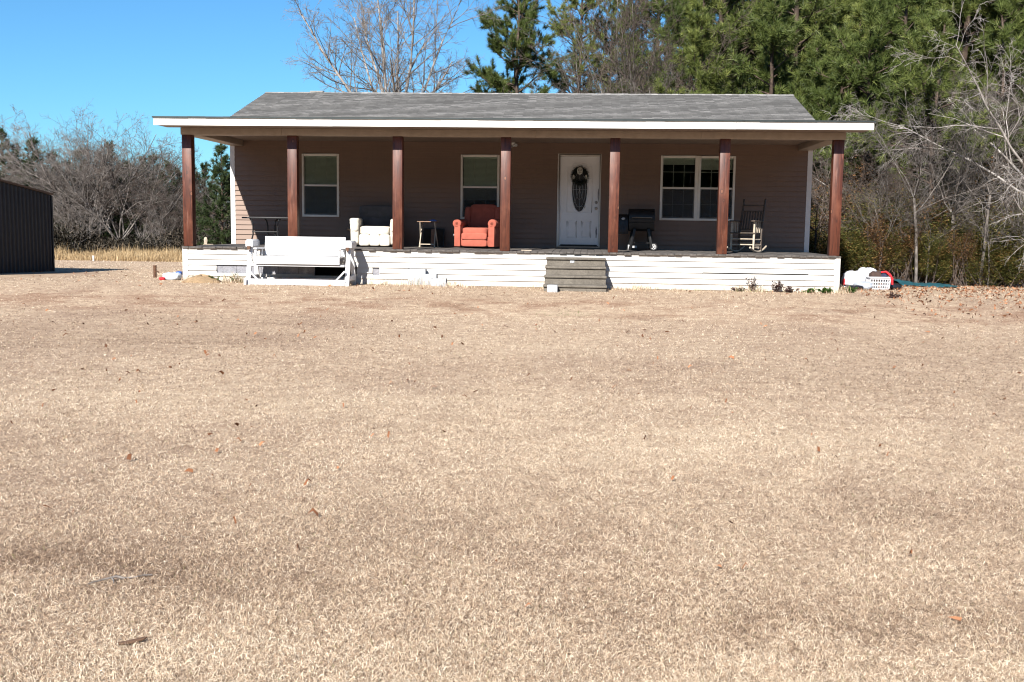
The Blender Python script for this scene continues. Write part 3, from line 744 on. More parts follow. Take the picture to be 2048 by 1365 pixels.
# main roof, stepped shingle courses
RZ0, RY0, RZ1, RY1 = 2.90, PD - .02, 3.885, 6.17
mb = MB(); n = 24; rnd = random.Random(2); XM0, XM1 = -6.79, 6.80
cols = np.linspace(XM0, XM1, 60)
for side in (0, 1):
    for i in range(n):
        t0, t1 = i / n, (i + 1) / n
        for c in range(len(cols) - 1):
            y0 = RY0 + (RY1 - RY0) * t0; y1 = RY0 + (RY1 - RY0) * t1; z0 = RZ0 + (RZ1 - RZ0) * t0; z1 = RZ0 + (RZ1 - RZ0) * t1
            l0 = .017 + rnd.uniform(0, .006)
            yy0, yy1 = (y0, y1) if side == 0 else (2 * RY1 - y0, 2 * RY1 - y1)
            a, b = cols[c], cols[c + 1]
            mb.add([(a, yy0, z0 + l0), (b, yy0, z0 + l0), (b, yy1, z1 + .002), (a, yy1, z1 + .002), (a, yy0, z0 - .004), (b, yy0, z0 - .004)], [(0, 1, 2, 3), (4, 5, 1, 0)])
for xx in (XM0, XM1):
    s_ = .02 if xx < 0 else -.02
    mb.prism([(RY0, RZ0), (RY1, RZ1), (2 * RY1 - RY0, RZ0), (2 * RY1 - RY0, RZ0 - .12), (RY1, RZ1 - .12), (RY0, RZ0 - .12)], min(xx, xx + s_), max(xx, xx + s_), 'x')
me = MB(); me.v, me.f = mb.v, mb.f
roof = me.build('roof', M['shingle'], house)
mb = MB(); x = XM0; rnd = random.Random(4)
while x < XM1 - .05:
    L_ = .145; e = min(x + L_, XM1); h = rnd.uniform(.0, .008)
    mb.prism([(RY1 - .13, RZ1 - .028), (RY1, RZ1 + .022 + h), (RY1 + .13, RZ1 - .028), (RY1 + .13, RZ1 - .04), (RY1, RZ1 + .004), (RY1 - .13, RZ1 - .04)], x, e + .01, 'x'); x += L_
mb.box(-5.6, -5.25, RY1 - .06, RY1 + .06, RZ1 + .025, RZ1 + .05)
mb.build('ridge_cap', M['shingle'], roof)
# security light under the ceiling by the fourth post
p = at(1027, 291, PD)
mb = MB(); mb.lathe([(0, .03), (.05, .03), (.055, 0)], 16, M=Matrix.Translation((p.x, PD - .014, p.z + .02)) @ Matrix.Rotation(R(90), 4, 'X'))
fl = mb.build('floodlight', M['white'], house, smooth=True)
for s_ in (-1, 1):
    mb = MB(); mb.lathe([(0, .0), (.022, .0), (.036, .05), (.04, .07), (.034, .07), (.02, .055), (0, .055)], 14,
        M=Matrix.Translation((p.x + s_ * .035, PD - .05, p.z + s_ * .02)) @ Matrix.Rotation(R(115), 4, 'X') @ Matrix.Rotation(s_ * R(22), 4, 'Y'))
    mb.build('lamp_head', M['chrome'], fl, smooth=True)

# wreath on the door
wz = 1.67; wth = thing('wreath', 'black furry wreath with a pale mask face and two dangling hands on the white door', 'wreath', (dcx, PD - .06, wz))
rnd = random.Random(5); mb = MB()
for i in range(1500):
    a = rnd.uniform(0, 6.283); rr = .15 + rnd.gauss(0, .022); y = rnd.uniform(-.04, .035)
    c = Vector((rr * math.cos(a), y, rr * math.sin(a) * 1.12)); d = Vector((math.cos(a) * rnd.uniform(-.4, 1) + rnd.gauss(0, .5), rnd.gauss(-.3, .5), math.sin(a) * rnd.uniform(-.4, 1) + rnd.gauss(0, .5))).normalized() * rnd.uniform(.03, .065)
    sdv = d.cross(Vector((rnd.gauss(0, 1), rnd.gauss(0, 1), rnd.gauss(0, 1)))).normalized() * .006
    mb.add([c - sdv, c + sdv, c + d], [(0, 1, 2)])
mb.tube([(.15 * math.cos(a), 0, .168 * math.sin(a)) for a in np.linspace(0, 6.4, 30)], .035, 8)
mb.build('ring', M['fur'], wth)
mb = MB(); mb.pillow((0, -.03, .115), (.07, .045, .085), .8, 16, 10, lump=.05); mb.pillow((0, -.075, .105), (.014, .02, .02), 1, 8, 6)
mb.pillow((0, -.06, .065), (.03, .02, .014), .9, 10, 6)
face = mb.build('mask_face', M['bone'], wth, smooth=True)
for s_ in (-1, 1):
    mb = MB(); mb.pillow((s_ * .028, -.068, .13), (.016, .012, .013), 1, 10, 6); mb.build('eye_socket', M['fur'], face, smooth=True)
mb = MB(); mb.pillow((0, -.078, .066), (.018, .01, .006), 1, 8, 6); mb.build('mouth', M['fur'], face, smooth=True)
for s_ in (-1, 1):
    mb = MB(); hx = s_ * .145; mb.pillow((hx, -.05, -.005), (.022, .014, .028), .8, 10, 6)
    for k, (dx, ln) in enumerate(((-.018, .045), (-.006, .058), (.006, .055), (.018, .042))):
        mb.tube([(hx + dx, -.05, -.02), (hx + dx * 1.3, -.06, -.045), (hx + dx * 1.4, -.055, -.02 - ln)], [.006, .0055, .004], 6)
    mb.tube([(hx - s_ * .018, -.05, .0), (hx - s_ * .035, -.055, -.02), (hx - s_ * .036, -.055, -.035)], [.006, .005, .004], 6)
    mb.build('mask_hand', M['bone'], wth, smooth=True)

# ================================================================== PORCH THINGS
# precast steps
s0 = at(1091, 514, -.3)
st = thing('concrete_steps', 'four stained precast concrete steps leading up to the porch by the white door', 'steps', (1.455, 0, -.75))
zs = [-.105, -.272, -.440, -.608]; ys = [-.33, -.62, -.90, -1.18]; mb = MB(); hw = .585
prev = -.022
for i, (z, y) in enumerate(zip(zs, ys)):
    zl = z + .75; e = .006 * i
    mb.box(-hw - e, hw + e, y + .035, prev, -.14, zl - .05)          # riser block
    mb.prism([(y, zl - .045), (y, zl - .012), (y + .012, zl), (prev if i else -.02, zl), (prev if i else -.02, zl - .049), (y + .03, zl - .049)], -hw - .012 - e, hw + .012 + e, 'x')
    prev = y + .036
mb.build('step', M['conc'], st, bevel=.01)
mb = MB(); mb.box(-.115, -.03, ys[0] + .028, ys[0] + .0348, .54, .60); mb.build('worn_sticker', M['block'], st)

# concrete blocks by the skirting
g = lambda px, py, Y: at(px, py, Y)
def blk_lying(px0, px1, pyt, pyb, Y, label, lift=None):
    a = at(px0, pyb, Y); b = at(px1, pyt, Y)
    zb = G((a.x + b.x) / 2, Y) - .02 if lift is None else lift
    t = thing('concrete_block', label, 'block', ((a.x + b.x) / 2, Y, zb), 0, 'loose concrete blocks along the porch skirting')
    L_ = b.x - a.x; h = max(.1, b.z - zb); wv = .026; mb = MB()
    mb.box(-L_ / 2, L_ / 2, 0, wv, 0, h); mb.box(-L_ / 2, L_ / 2, .19 - wv, .19, 0, h)
    mb.box(-L_ / 2, L_ / 2, wv, .19 - wv, 0, wv); mb.box(-L_ / 2, L_ / 2, wv, .19 - wv, h - wv, h)
    mb.box(-L_ * .1, L_ * .1, wv, .19 - wv, wv, h - wv)
    mb.build('block_body', M['block'], t, bevel=.006)
blk_lying(816, 851, 539, 563, -.25, 'concrete block standing farthest left of the stepped blocks against the skirting')
blk_lying(846, 873, 549, 566, -.32, 'middle concrete block of the stepped row against the skirting')
blk_lying(862, 892, 558, 571, -.55, 'lowest concrete block lying in the grass right of the stepped blocks')
blk_lying(1094, 1115, 571, 582, -1.42, 'small pale concrete block lying in front of the concrete steps')

# swing bench
by = -.80
pl = at(489, 572, by); pr_ = at(700, 572, by)
bx = (pl.x + pr_.x) / 2; bw = (pr_.x - pl.x)
bz = min(G(pl.x, by), G(pr_.x, by)) - .005
bn = thing('glider_bench', 'white painted wooden glider bench hung on chains in front of the porch skirting', 'bench', (bx, by, bz))
BM = M['benchw']; hb = bw / 2
def BX(px): return at(px, 520, by).x - bx
def BZ(px, py): return at(px, py, by).z - bz
sx0, sx1 = BX(512), BX(679)
zs_ = BZ(600, 514); zb_ = BZ(600, 529); zt_ = BZ(600, 474); za = BZ(520, 496)
mb = MB()
for k in range(5): mb.box(sx0, sx1, .0 + k * .1, .094 + k * .1, zs_ - .022, zs_)
mb.build('seat', BM, bn, bevel=.004)
mb = MB(); mb.box(sx0 - .015, sx1 + .005, -.028, -.003, zb_, zs_ - .003); mb.build('seat_apron', BM, bn, bevel=.004)
mb = MB(); mb.box(sx0 - .1, sx1 + .09, .02, .09, zb_ - .045, zb_ - .004); mb.box(sx0 - .1, sx1 + .09, .40, .47, zb_ - .045, zb_ - .004); mb.build('seat_rail', BM, bn, bevel=.003)
mb = MB(); nb = 4; hgt = zt_ - zs_ - .01
T = Matrix.Translation((0, .46, zs_ + .01)) @ Matrix.Rotation(R(-12), 4, 'X')
for k in range(nb): mb.box(sx0 + .03, sx1, 0, .022, k * hgt / nb * 1.02, (k + 1) * hgt / nb * 1.02 - .004, T)
for x in (sx0 + .1, 0, sx1 - .1): mb.box(x - .03, x + .03, .024, .05, -.05, hgt, T)
mb.build('backrest', BM, bn, bevel=.004)
for x in (sx0 - .01, sx1 + .0):
    mb = MB(); mb.box(x - .035, x + .035, -.02, .50, za - .03, za); mb.box(x - .02, x + .02, .0, .06, zs_, za - .032); mb.box(x - .02, x + .02, .40, .45, zs_, za - .032)
    mb.build('armrest', BM, bn, bevel=.005)
ztop = BZ(694, 482); 
for s_, xc in ((-1, BX(495.5)), (1, BX(693.5))):
    mb = MB(); mb.bar((xc, .0, 0), (xc, .20, ztop - .15), .09, .045); mb.build('leg', BM, bn, bevel=.004)
    mb = MB(); mb.bar((xc, .66, 0), (xc, .40, ztop - .15), .09, .045); mb.build('leg', BM, bn, bevel=.004)
    mb = MB(); mb.prism([(-.075, 0), (.075, 0), (.075, .11), (.045, .145), (-.045, .145), (-.075, .11)], .10, .56, 'y', Matrix.Translation((xc, 0, ztop - .147))); mb.build('top_rail', BM, bn, bevel=.004)
    mb = MB(); mb.box(xc - .035, xc + .035, .03, .66, .10, .19); mb.build('side_rail', BM, bn, bevel=.004)
    mb = MB(); mb.box(xc - .03, xc + .03, .06, .098, ztop - .20, ztop - .135); mb.tube([(xc, .075, ztop - .20), (xc - s_ * .01, .07, ztop - .235)], .012, 6); mb.build('bracket', M['rust'], bn)
    mb = MB(); a = Vector((xc, .07, ztop - .22)); b = Vector((sx0 - .06 if s_ < 0 else sx1 + .05, .05, zb_)); nl = 9
    for k in range(nl):
        c0 = a.lerp(b, k / nl); c1 = a.lerp(b, (k + 1.15) / nl); d = (c1 - c0); q = d.cross(Vector((0, 1, 0)) if k % 2 else Vector((1, 0, .2))).normalized() * .008
        mb.tube([c0 + q, c1 + q, c1 - q, c0 - q, c0 + q], .0028, 5)
    mb.build('chain', M['metal'], bn)
    mb = MB(); mb.bar((xc - s_ * .03, -.03, .30), (xc - s_ * .22, -.03, .10), .06, .03); mb.build('brace', BM, bn, bevel=.003)
mb = MB(); mb.box(BX(500), BX(690), -.048, -.012, .01, .125); mb.build('base_rail', BM, bn, bevel=.004)
mb = MB(); mb.box(BX(500), BX(690), .64, .675, .02, .12); mb.build('base_rail', BM, bn, bevel=.004)
mb = MB(); mb.bar((BX(492), -.075, 0), (BX(492), -.065, .14), .05, .03); mb.build('foot', BM, bn, bevel=.003)

# metal table
a = at(484, 434, 1.9); b = at(577, 434, 1.9)
mt = thing('patio_table', 'black wrought metal patio table with curved legs at the left end of the porch', 'table', ((a.x + b.x) / 2, 2.15, 0)); hw_ = (b.x - a.x) / 2; ht = a.z
mb = MB(); mb.box(-hw_, hw_, -.27, .27, ht - .035, ht); mb.build('tabletop', M['black'], mt, bevel=.004)
def curve(x, y): s_ = 1 if x > 0 else -1; return [(x + s_ * .02, y, ht - .02), (x - s_ * .035, y, ht - .08), (x - s_ * .06, y, ht - .2), (x - s_ * .06, y, .24), (x - s_ * .02, y, .1), (x + s_ * .03, y, .006)]
for x in (-hw_ + .18, hw_ - .2):
    for y in (-.22, .22):
        mb = MB(); mb.tube(curve(x, y) if y < 0 else curve(x * .42, y), .017, 8); mb.build('leg', M['black'], mt, smooth=True)
mb = MB(); mb.tube([(-hw_ + .22, -.22, .30), (hw_ - .24, -.22, .30)], .014, 6); mb.tube([(-hw_ + .22, -.22, .30), (-hw_ * .42 + .18, .22, .30)], .009, 6); mb.tube([(hw_ - .25, -.22, .30), (hw_ * .3, .22, .30)], .009, 6); mb.build('stretcher', M['black'], mt, smooth=True)

# recliners
def recliner(name, label, loc, rz, mat, W, H, scroll):
    t = thing(name, label, 'armchair', loc, rz); aw = .19 if scroll else .2; iw = W / 2 - aw; hs = .44
    mb = MB(); mb.box(-iw - .03, iw + .03, .05, .78, .05, .26); mb.build('base', mat, t, bevel=.03)
    mb = MB(); mb.pillow((0, .33, .36), (iw - .002, .35, .10), .28, 36, 16, lump=.012, seed=1); mb.build('seat_cushion', mat, t, smooth=True)
    T = Matrix.Translation((0, .66, .36)) @ Matrix.Rotation(R(-14), 4, 'X')
    bh = (H - .36) / math.cos(R(14)) / 2
    mb = MB()
    if scroll:
        mb.pillow((0, .09, bh), (iw + .03, .115, bh), .33, 36, 18, T, lump=.01, seed=2)
        for s_ in (-1, 1): mb.pillow((s_ * (iw + .055), .06, bh * .93), (.075, .12, bh * .86), .4, 20, 14, T)
    else:
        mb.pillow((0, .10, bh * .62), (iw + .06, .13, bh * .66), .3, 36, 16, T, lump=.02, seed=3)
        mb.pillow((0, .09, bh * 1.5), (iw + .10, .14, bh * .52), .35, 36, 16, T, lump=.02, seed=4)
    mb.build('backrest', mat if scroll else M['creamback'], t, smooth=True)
    for s_ in (-1, 1):
        xo = s_ * (iw + aw / 2); mb = MB()
        if scroll:
            mb.box(xo - aw * .36, xo + aw * .36, .0, .78, .04, .50)
            mb.lathe([(0, 0), (.085, 0), (.098, .015), (.098, .72), (.085, .735), (0, .735)], 22, M=Matrix.Translation((xo + s_ * .012, .735, .545)) @ Matrix.Rotation(R(90), 4, 'X'))
            mb.lathe([(0, .0), (.045, .0), (.05, -.012)], 18, M=Matrix.Translation((xo + s_ * .012, .0, .545)) @ Matrix.Rotation(R(90), 4, 'X'))
            mb.build('armrest', mat, t, bevel=.012)
        else:
            mb.pillow((xo, .38, .30), (aw * .5, .40, .27), .3, 24, 14, lump=.02, seed=5 + s_)
            mb.pillow((xo + s_ * .01, .34, .555), (aw * .58, .37, .085), .5, 24, 14, lump=.03, seed=8 + s_)
            mb.pillow((xo, .02, .45), (aw * .5, .07, .12), .6, 18, 12, lump=.04, seed=11)
            mb.build('armrest', mat, t, smooth=True)
    mb = MB()
    if scroll:
        mb.pillow((0, .02, .265), (iw - .004, .055, .075), .3, 30, 12); mb.pillow((0, .03, .115), (iw - .004, .05, .075), .3, 30, 12)
    else:
        for k in range(3): mb.pillow(((k - 1) * iw * .66, .03, .15), (iw * .345, .06, .13), .35, 18, 12)
    mb.build('footrest', mat, t, smooth=True)
    if scroll:
        mb = MB(); mb.tube([(-iw - aw - .0, .3, .27), (-iw - aw - .03, .28, .27), (-iw - aw - .03, .16, .29)], .012, 8); mb.build('lever', M['chrome'], t, smooth=True)
    else:
        mb = MB(); mb.tube([(-iw - aw - .0, .35, .33), (-iw - aw - .05, .33, .36), (-iw - aw - .13, .25, .39)], [.015, .018, .02], 8); mb.build('lever', M['rockwood'], t, smooth=True)
    return t
a = at(702, 497, 1.9); b = at(798, 497, 1.9)
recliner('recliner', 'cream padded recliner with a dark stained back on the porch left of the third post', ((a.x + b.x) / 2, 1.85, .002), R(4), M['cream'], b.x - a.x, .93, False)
a = at(905, 497, 1.9); b = at(992, 497, 1.9)
recliner('recliner', 'rust red recliner with rolled arms on the porch below the middle window', ((a.x + b.x) / 2, 1.85, .002), R(-9), M['rust_fabric'], b.x - a.x, 1.0, True)

# tray table and what is round it
a = at(835, 443, 1.95); b = at(874, 443, 1.95)
tt = thing('tray_table', 'small folding wooden tray table between the two recliners', 'table', ((a.x + b.x) / 2, 2.1, .002)); hw_ = (b.x - a.x) / 2; ht = a.z
mb = MB(); mb.box(-hw_ - .01, hw_ + .01, -.17, .17, ht - .018, ht); mb.build('tabletop', M['traywood'], tt, bevel=.006)
for s_ in (-1, 1):
    mb = MB(); x = s_ * (hw_ - .05); mb.bar((x, -.19, 0), (x * .9, .15, ht - .02), .02, .03); mb.build('leg', M['palewood'], tt, bevel=.002)
    mb = MB(); x2 = s_ * (hw_ - .02); mb.bar((x2, .19, 0), (x2 * .82, -.15, ht - .02), .018, .03); mb.build('leg', M['palewood'], tt, bevel=.002)
mb = MB(); mb.bar((-hw_ + .05, -.165, .075), (hw_ - .05, -.165, .075), .03, .02); mb.build('stretcher', M['palewood'], tt, bevel=.002)  # base bar's pale colour stands in for the sun falling on it
p = at(866, 441, 2.1)
bt = MB(); bt.prism([(-.085, -.05), (.06, -.055), (.085, -.03), (.085, .04), (.05, .055), (-.08, .05)], 0, .03, 'z'); bt.box(-.04, .05, -.03, .03, .03, .042)
bl = bt.build('blue_box', M['blue'], None, bevel=.008); bl.location = (p.x, 2.08, ht + .003); tag(bl, 'flat blue plastic case lying on the folding tray table', 'case')
a = at(846, 455, 2.9); b = at(888, 497, 2.9); Wp = b.x - a.x
pn = thing('framed_panel', 'dark framed panel leaning against the porch wall behind the tray table', 'panel', ((a.x + b.x) / 2, 2.86, .002))
T = Matrix.Rotation(R(-14), 4, 'X'); Hp = .44
mb = MB(); mb.box(-Wp / 2 + .015, Wp / 2 - .015, .006, .016, .015, Hp - .015, T); mb.build('board', M['dark'], pn)
mb = MB()
for q in ((-Wp / 2, Wp / 2, 0, .018), (-Wp / 2, Wp / 2, Hp - .018, Hp)): mb.box(q[0], q[1], 0, .022, q[2], q[3], T)
for q in (-Wp / 2, Wp / 2 - .018): mb.box(q, q + .018, 0, .022, .018, Hp - .018, T)
mb.build('frame', M['black'], pn, bevel=.003)
mb = MB(); mb.box(-.06, .03, -.004, .005, .02, Hp - .02, T); mb.build('wood_strip', M['traywood'], pn)

# pellet grill
a = at(1241, 500, 2.6); b = at(1307, 500, 2.6); gx = (at(1281, 500, 2.6)).x; sc_ = .0109
gr = thing('pellet_grill', 'black barrel pellet grill with side hopper and wheels on the porch right of the door', 'grill', (gx, 2.58, .002))
mb = MB(); lid = [(-.21, .62), (-.21, .74), (-.17, .86), (-.09, .925), (.09, .925), (.17, .86), (.21, .74), (.21, .62)]
mb.prism(lid, -.29, .29, 'x'); ld = mb.build('lid', M['black'], gr, bevel=.012)
mb = MB(); mb.tube([(-.22, -.215, .72), (-.22, -.26, .73), (.22, -.26, .73), (.22, -.215, .72)], .012, 8); mb.build('handle', M['metal'], ld, smooth=True)
mb = MB(); mb.prism([(-.205, .617), (.205, .617), (.16, .47), (.06, .43), (-.06, .43), (-.16, .47)], -.285, .285, 'x'); mb.build('barrel', M['black'], gr, bevel=.01)
mb = MB(); mb.prism([(-.20, .36), (.17, .36), (.17, .80), (-.11, .80), (-.20, .66)], -.52, -.296, 'x'); hop = mb.build('hopper', M['black'], gr, bevel=.015)
mb = MB(); mb.box(-.475, -.345, -.212, -.200, .40, .50); mb.build('control_panel', M['shed'], hop, bevel=.003)
mb = MB(); mb.pillow((-.41, -.175, .70), (.04, .02, .03), .8, 12, 8); mb.build('emblem', M['chrome'], hop, smooth=True)
for x0, x1, y in ((-.17, -.27, -.16), (.17, .25, -.16), (-.17, -.27, .16), (.17, .25, .16)):
    mb = MB(); mb.bar((x1, y * 1.25, .0 if x0 < 0 else .06), (x0, y, .48), .11, .06); mb.build('leg', M['black'], gr, bevel=.006)
mb = MB(); mb.box(-.295, -.235, -.232, -.17, 0, .12); mb.build('sunlit_leg_end', M['chrome'], gr, bevel=.004)  # pale block: sunlight on the bottom of the black leg, put into colour
for y in (-.22, .22):
    mb = MB(); T = Matrix.Translation((.275, y, .085)) @ Matrix.Rotation(R(90), 4, 'X')
    mb.lathe([(.055, -.02), (.085, -.02), (.085, .02), (.055, .02), (.055, -.02)], 24, M=T); wh = mb.build('wheel', M['black'], gr, smooth=True)
    mb = MB(); mb.lathe([(.0, .024), (.018, .024), (.02, -.02), (0, -.02)], 12, M=T)
    for k in range(6): mb.box(.012, .056, -.007, .007, -.012, .022, T @ Matrix.Rotation(R(60 * k), 4, 'Z'))
    mb.lathe([(.048, -.012), (.058, -.012), (.058, .021), (.048, .021), (.048, -.012)], 20, M=T)
    mb.build('rim', M['chrome'], wh)
mb = MB(); mb.tube([(.29, .1, .70), (.36, .1, .70), (.36, .1, .98)], .035, 10); mb.build('chimney', M['black'], gr, smooth=True) if False else None
mb = MB(); mb.box(-.20, .20, -.17, .17, .16, .175); mb.build('shelf', M['black'], gr)
mb = MB(); mb.box(-.235, -.10, -.20, -.185, .055, .10); mb.build('grease_tray', M['chrome'], gr)

# rocking chair
a = at(1497, 505, 1.9)
rc = thing('rocking_chair', 'worn wooden rocking chair with slatted back on the porch beside the double window', 'rocking chair', (a.x - .05, 1.95, .004), R(-27))
K = M['rockwood']; LITW = M['palewood']  # dark wood chair; pale wood paints sunlight onto its lower front parts
def arc(x, n=14): return [(x, y, .012 + .16 * ((y - .02) / .62) ** 2 if True else 0) for y in np.linspace(-.50, .60, n)]
for s_ in (-1, 1):
    x = s_ * .25
    pts = [(x, y, .018 + .22 * ((y - .05) / .8) ** 2) for y in np.linspace(-.48, .62, 14)]
    mb = MB(); mb.tube(pts, .021, 8); mb.build('rocker', LITW, rc, smooth=True)
    mb = MB(); mb.tube([(x, -.27, .06), (x, -.25, .40), (x, -.24, .66)], [.021, .025, .020], 10); mb.build('leg', LITW, rc, smooth=True)
    mb = MB(); mb.tube([(x, .24, .035), (x * .98, .25, .42), (x * .96, .36, .78), (x * .96, .47, 1.12)], [.024, .028, .026, .022], 10)
    mb.pillow((x * .96, .475, 1.14), (.024, .024, .03), .9, 10, 8); mb.build('back_post', K if s_ < 0 else K, rc, smooth=True)
    mb = MB(); T = [( -.33, .665), (.30, .68)]; mb.prism([(x - .045, -.34), (x + .04, -.34), (x + .045, -.1), (x + .03, .32), (x - .03, .32), (x - .05, -.12)], .665, .69, 'z'); mb.build('armrest', K, rc, bevel=.008)
    for y in (-.12, .0, .12):
        mb = MB(); mb.tube([(x, y, .43), (x, y, .665)], .011, 8); mb.build('arm_spindle', LITW, rc, smooth=True)
    for z in (.16, .28):
        mb = MB(); mb.tube([(x, -.262, z), (x, .245, z)], .012, 8); mb.build('stretcher', LITW, rc, smooth=True)
for y, z in ((-.265, .17), (-.26, .29), (.245, .2)):
    mb = MB(); mb.tube([(-.25, y, z), (.25, y, z)], .013, 8); mb.build('stretcher', LITW, rc, smooth=True)
mb = MB(); mb.prism([(-.27, -.30), (.27, -.30), (.28, -.1), (.24, .26), (-.24, .26), (-.28, -.1)], .405, .432, 'z'); mb.build('seat', K, rc, bevel=.01)
def bp(x, z): y = .25 + (z - .42) * .31; return (x, y, z)
mb = MB(); mb.bar(bp(-.24, 1.03), bp(.24, 1.03), .10, .022, None); mb.build('crest_rail', K, rc, bevel=.006)
mb = MB(); mb.bar(bp(-.24, .90), bp(.24, .90), .035, .022); mb.build('back_rail', K, rc, bevel=.005)
mb = MB(); mb.bar(bp(-.24, .50), bp(.24, .50), .045, .022); mb.build('back_rail', K, rc, bevel=.005)
for k in range(7):
    mb = MB(); x = -.18 + .06 * k; mb.bar(bp(x, .50), bp(x, .90), .036, .014); mb.build('back_slat', K, rc, bevel=.003)
p = at(1509, 503, 2.72)
mb = MB(); mb.lathe([(0, 0), (.075, 0), (.10, .05), (.115, .16), (.10, .24), (.07, .28), (.075, .30), (.06, .30), (.055, .28), (0, .27)], 22)
jar = mb.build('stoneware_jar', M['clay'], None, smooth=True); jar.location = (p.x + .05, 2.72, .002); tag(jar, 'dull grey stoneware jar on the porch behind the rocking chair', 'jar')
# small pale chip of wood propped on the deck at the left end
p = at(412, 487, 1.6)
mb = MB(); mb.prism([(-.035, 0), (.02, 0), (.035, .10), (.02, .16), (-.02, .17), (-.045, .12)], -.025, .025, 'y'); mb.box(-.06, .16, -.05, .05, -.0, .012)
o = mb.build('wood_offcut', M['palewood'], None, bevel=.006); o.location = (p.x, 1.6, .004); o.rotation_euler = (0, 0, .3); tag(o, 'short pale wood offcut standing at the left end of the porch deck', 'wood')
p = at(1053, 499, .35)
mb = MB(); mb.prism([(-.11, -.03), (.11, -.04), (.12, .03), (-.10, .04)], 0, .018, 'z'); o = mb.build('wood_scrap', M['palewood'], None, bevel=.004); o.location = (p.x, .3, .004); tag(o, 'flat pale wood scrap lying on the deck just right of the middle post', 'wood')

# ================================================================== YARD THINGS
# shed
F = at(107, 549, 5.0)
shx = F.x; sz0 = -.95
sh = thing('shed', 'dark charcoal corrugated metal shed with brown roof edge at the left edge of the yard', 'shed', (shx, 5.0, sz0))
ztf = at(107, 391, 5.0).z - sz0; slope = .105
mb = MB(); pts = []; y = 0.0
prof = []
while y > -5.2:
    for dy, o in ((0, 0), (-.085, 0), (-.105, .028), (-.135, .028), (-.155, 0)):
        if y + dy > -5.2: prof.append((y + dy, o))
    y -= .175
for (y0, o0), (y1, o1) in zip(prof[:-1], prof[1:]):
    mb.add([(o0, y0, 0), (o1, y1, 0), (o1, y1, ztf - slope * y1), (o0, y0, ztf - slope * y0)], [(0, 1, 2, 3)])
mb.build('wall', M['shed'], sh)
mb = MB(); mb.box(-3.2, -.01, -.03, 0, 0, ztf - .02); mb.box(-3.2, -3.17, -5.2, -.03, 0, ztf); mb.box(-3.17, -.01, -5.2, -5.17, 0, ztf + .45); mb.build('wall', M['shed'], sh)
mb = MB(); mb.prism([(.04, ztf + .005), (-5.25, ztf + .005 + slope * 5.25), (-5.25, ztf + .05 + slope * 5.25), (.04, ztf + .05)], -3.25, .05, 'x'); mb.build('roof', M['shedtrim'], sh)
mb = MB(); mb.box(-.012, .036, -.045, .014, 0, ztf - .01); mb.build('corner_trim', M['shed'], sh)

p = at(310, 559, 1.6); zz = G(p.x, 1.6)
mb = MB(); mb.tube([(0, 0, -.1), (.005, 0, .27)], .037, 12); mb.lathe([(0, .275), (.04, .275), (.042, .262), (.037, .255)], 12, (.005, 0, 0)); mb.tube([(.03, -.01, .14), (.085, -.02, .14), (.09, -.02, .11)], .014, 8)
o = mb.build('standpipe', M['rust'], None, smooth=True); o.location = (p.x, 1.6, zz); tag(o, 'short rusty standpipe with a small tap stub in the grass left of the porch', 'pipe')
p = ground_px(185, 17)
mb = MB(); mb.box(-.022, .022, -.022, .022, -.1, .15); mb.box(-.035, .035, -.035, .035, .15, .19); o = mb.build('marker_stake', M['white'], None, bevel=.005); o.location = p; tag(o, 'small white marker stake in the far grass beyond the shed', 'stake')

# rubbish at the left corner
def crumple(mb, c, h, seed, e=.7, n=26, amp=.22, M_=None):
    rnd = random.Random(seed); ph = [(rnd.uniform(2, 7), rnd.uniform(2, 7), rnd.uniform(2, 7), rnd.uniform(0, 6)) for _ in range(7)]
    def sp(x, p): return math.copysign(abs(x) ** p, x)
    vs = []; nv = n // 2
    for i in range(nv + 1):
        la = -math.pi / 2 + math.pi * i / nv
        for j in range(n):
            lo = 2 * math.pi * j / n
            x = sp(math.cos(la), e) * sp(math.cos(lo), e); y = sp(math.cos(la), e) * sp(math.sin(lo), e); z = sp(math.sin(la), e)
            s_ = sum(abs(math.sin(a * x + b * y + d * z + q)) for a, b, d, q in ph) / 7
            L_ = 1 + amp * (s_ - .6) * 2
            vs.append((c[0] + h[0] * x * L_, c[1] + h[1] * y * L_, c[2] + h[2] * z * L_))
    fs = [(i * n + j, i * n + (j + 1) % n, (i + 1) * n + (j + 1) % n, (i + 1) * n + j) for i in range(nv) for j in range(n)]
    return mb.add(vs, fs, M_)
def lump(name, label, cat, px, py, Y, h, mat, seed, zoff=0, amp=.25, rz=0, ry=0, group=None, e=.7):
    p = at(px, py, Y); z = G(p.x, Y)
    mb = MB(); crumple(mb, (0, 0, h[2] * .85), h, seed, amp=amp, e=e)
    o = mb.build(name, mat, None, smooth=False); o.location = (p.x, Y, z + zoff); o.rotation_euler = (0, ry, rz)
    me = o.data; me.polygons.foreach_set('use_smooth', [True] * len(me.polygons))
    return tag(o, label, cat, group)
lump('plastic_bag', 'cloudy clear plastic bag of rubbish at the left corner of the porch', 'bag', 344, 560, .5, (.19, .16, .085), M['plastic'], 3)
lump('red_rag', 'faded red rag beside the clear plastic bag left of the porch', 'rag', 325, 560, .35, (.06, .07, .035), M['redc'], 5)
lump('blue_rag', 'small light blue rag on top of the clear plastic bag by the porch corner', 'rag', 358, 556, .6, (.07, .07, .05), M['blue'], 6, .09)
mb = MB(); mb.bar((0, 0, 0), (.26, .12, .19), .05, .05); p = at(347, 556, .75); o = mb.build('black_pipe', M['bagblack'], None, bevel=.01); o.location = (p.x, .75, G(p.x, .75) + .02); tag(o, 'black plastic pipe propped against the left corner of the porch', 'pipe')

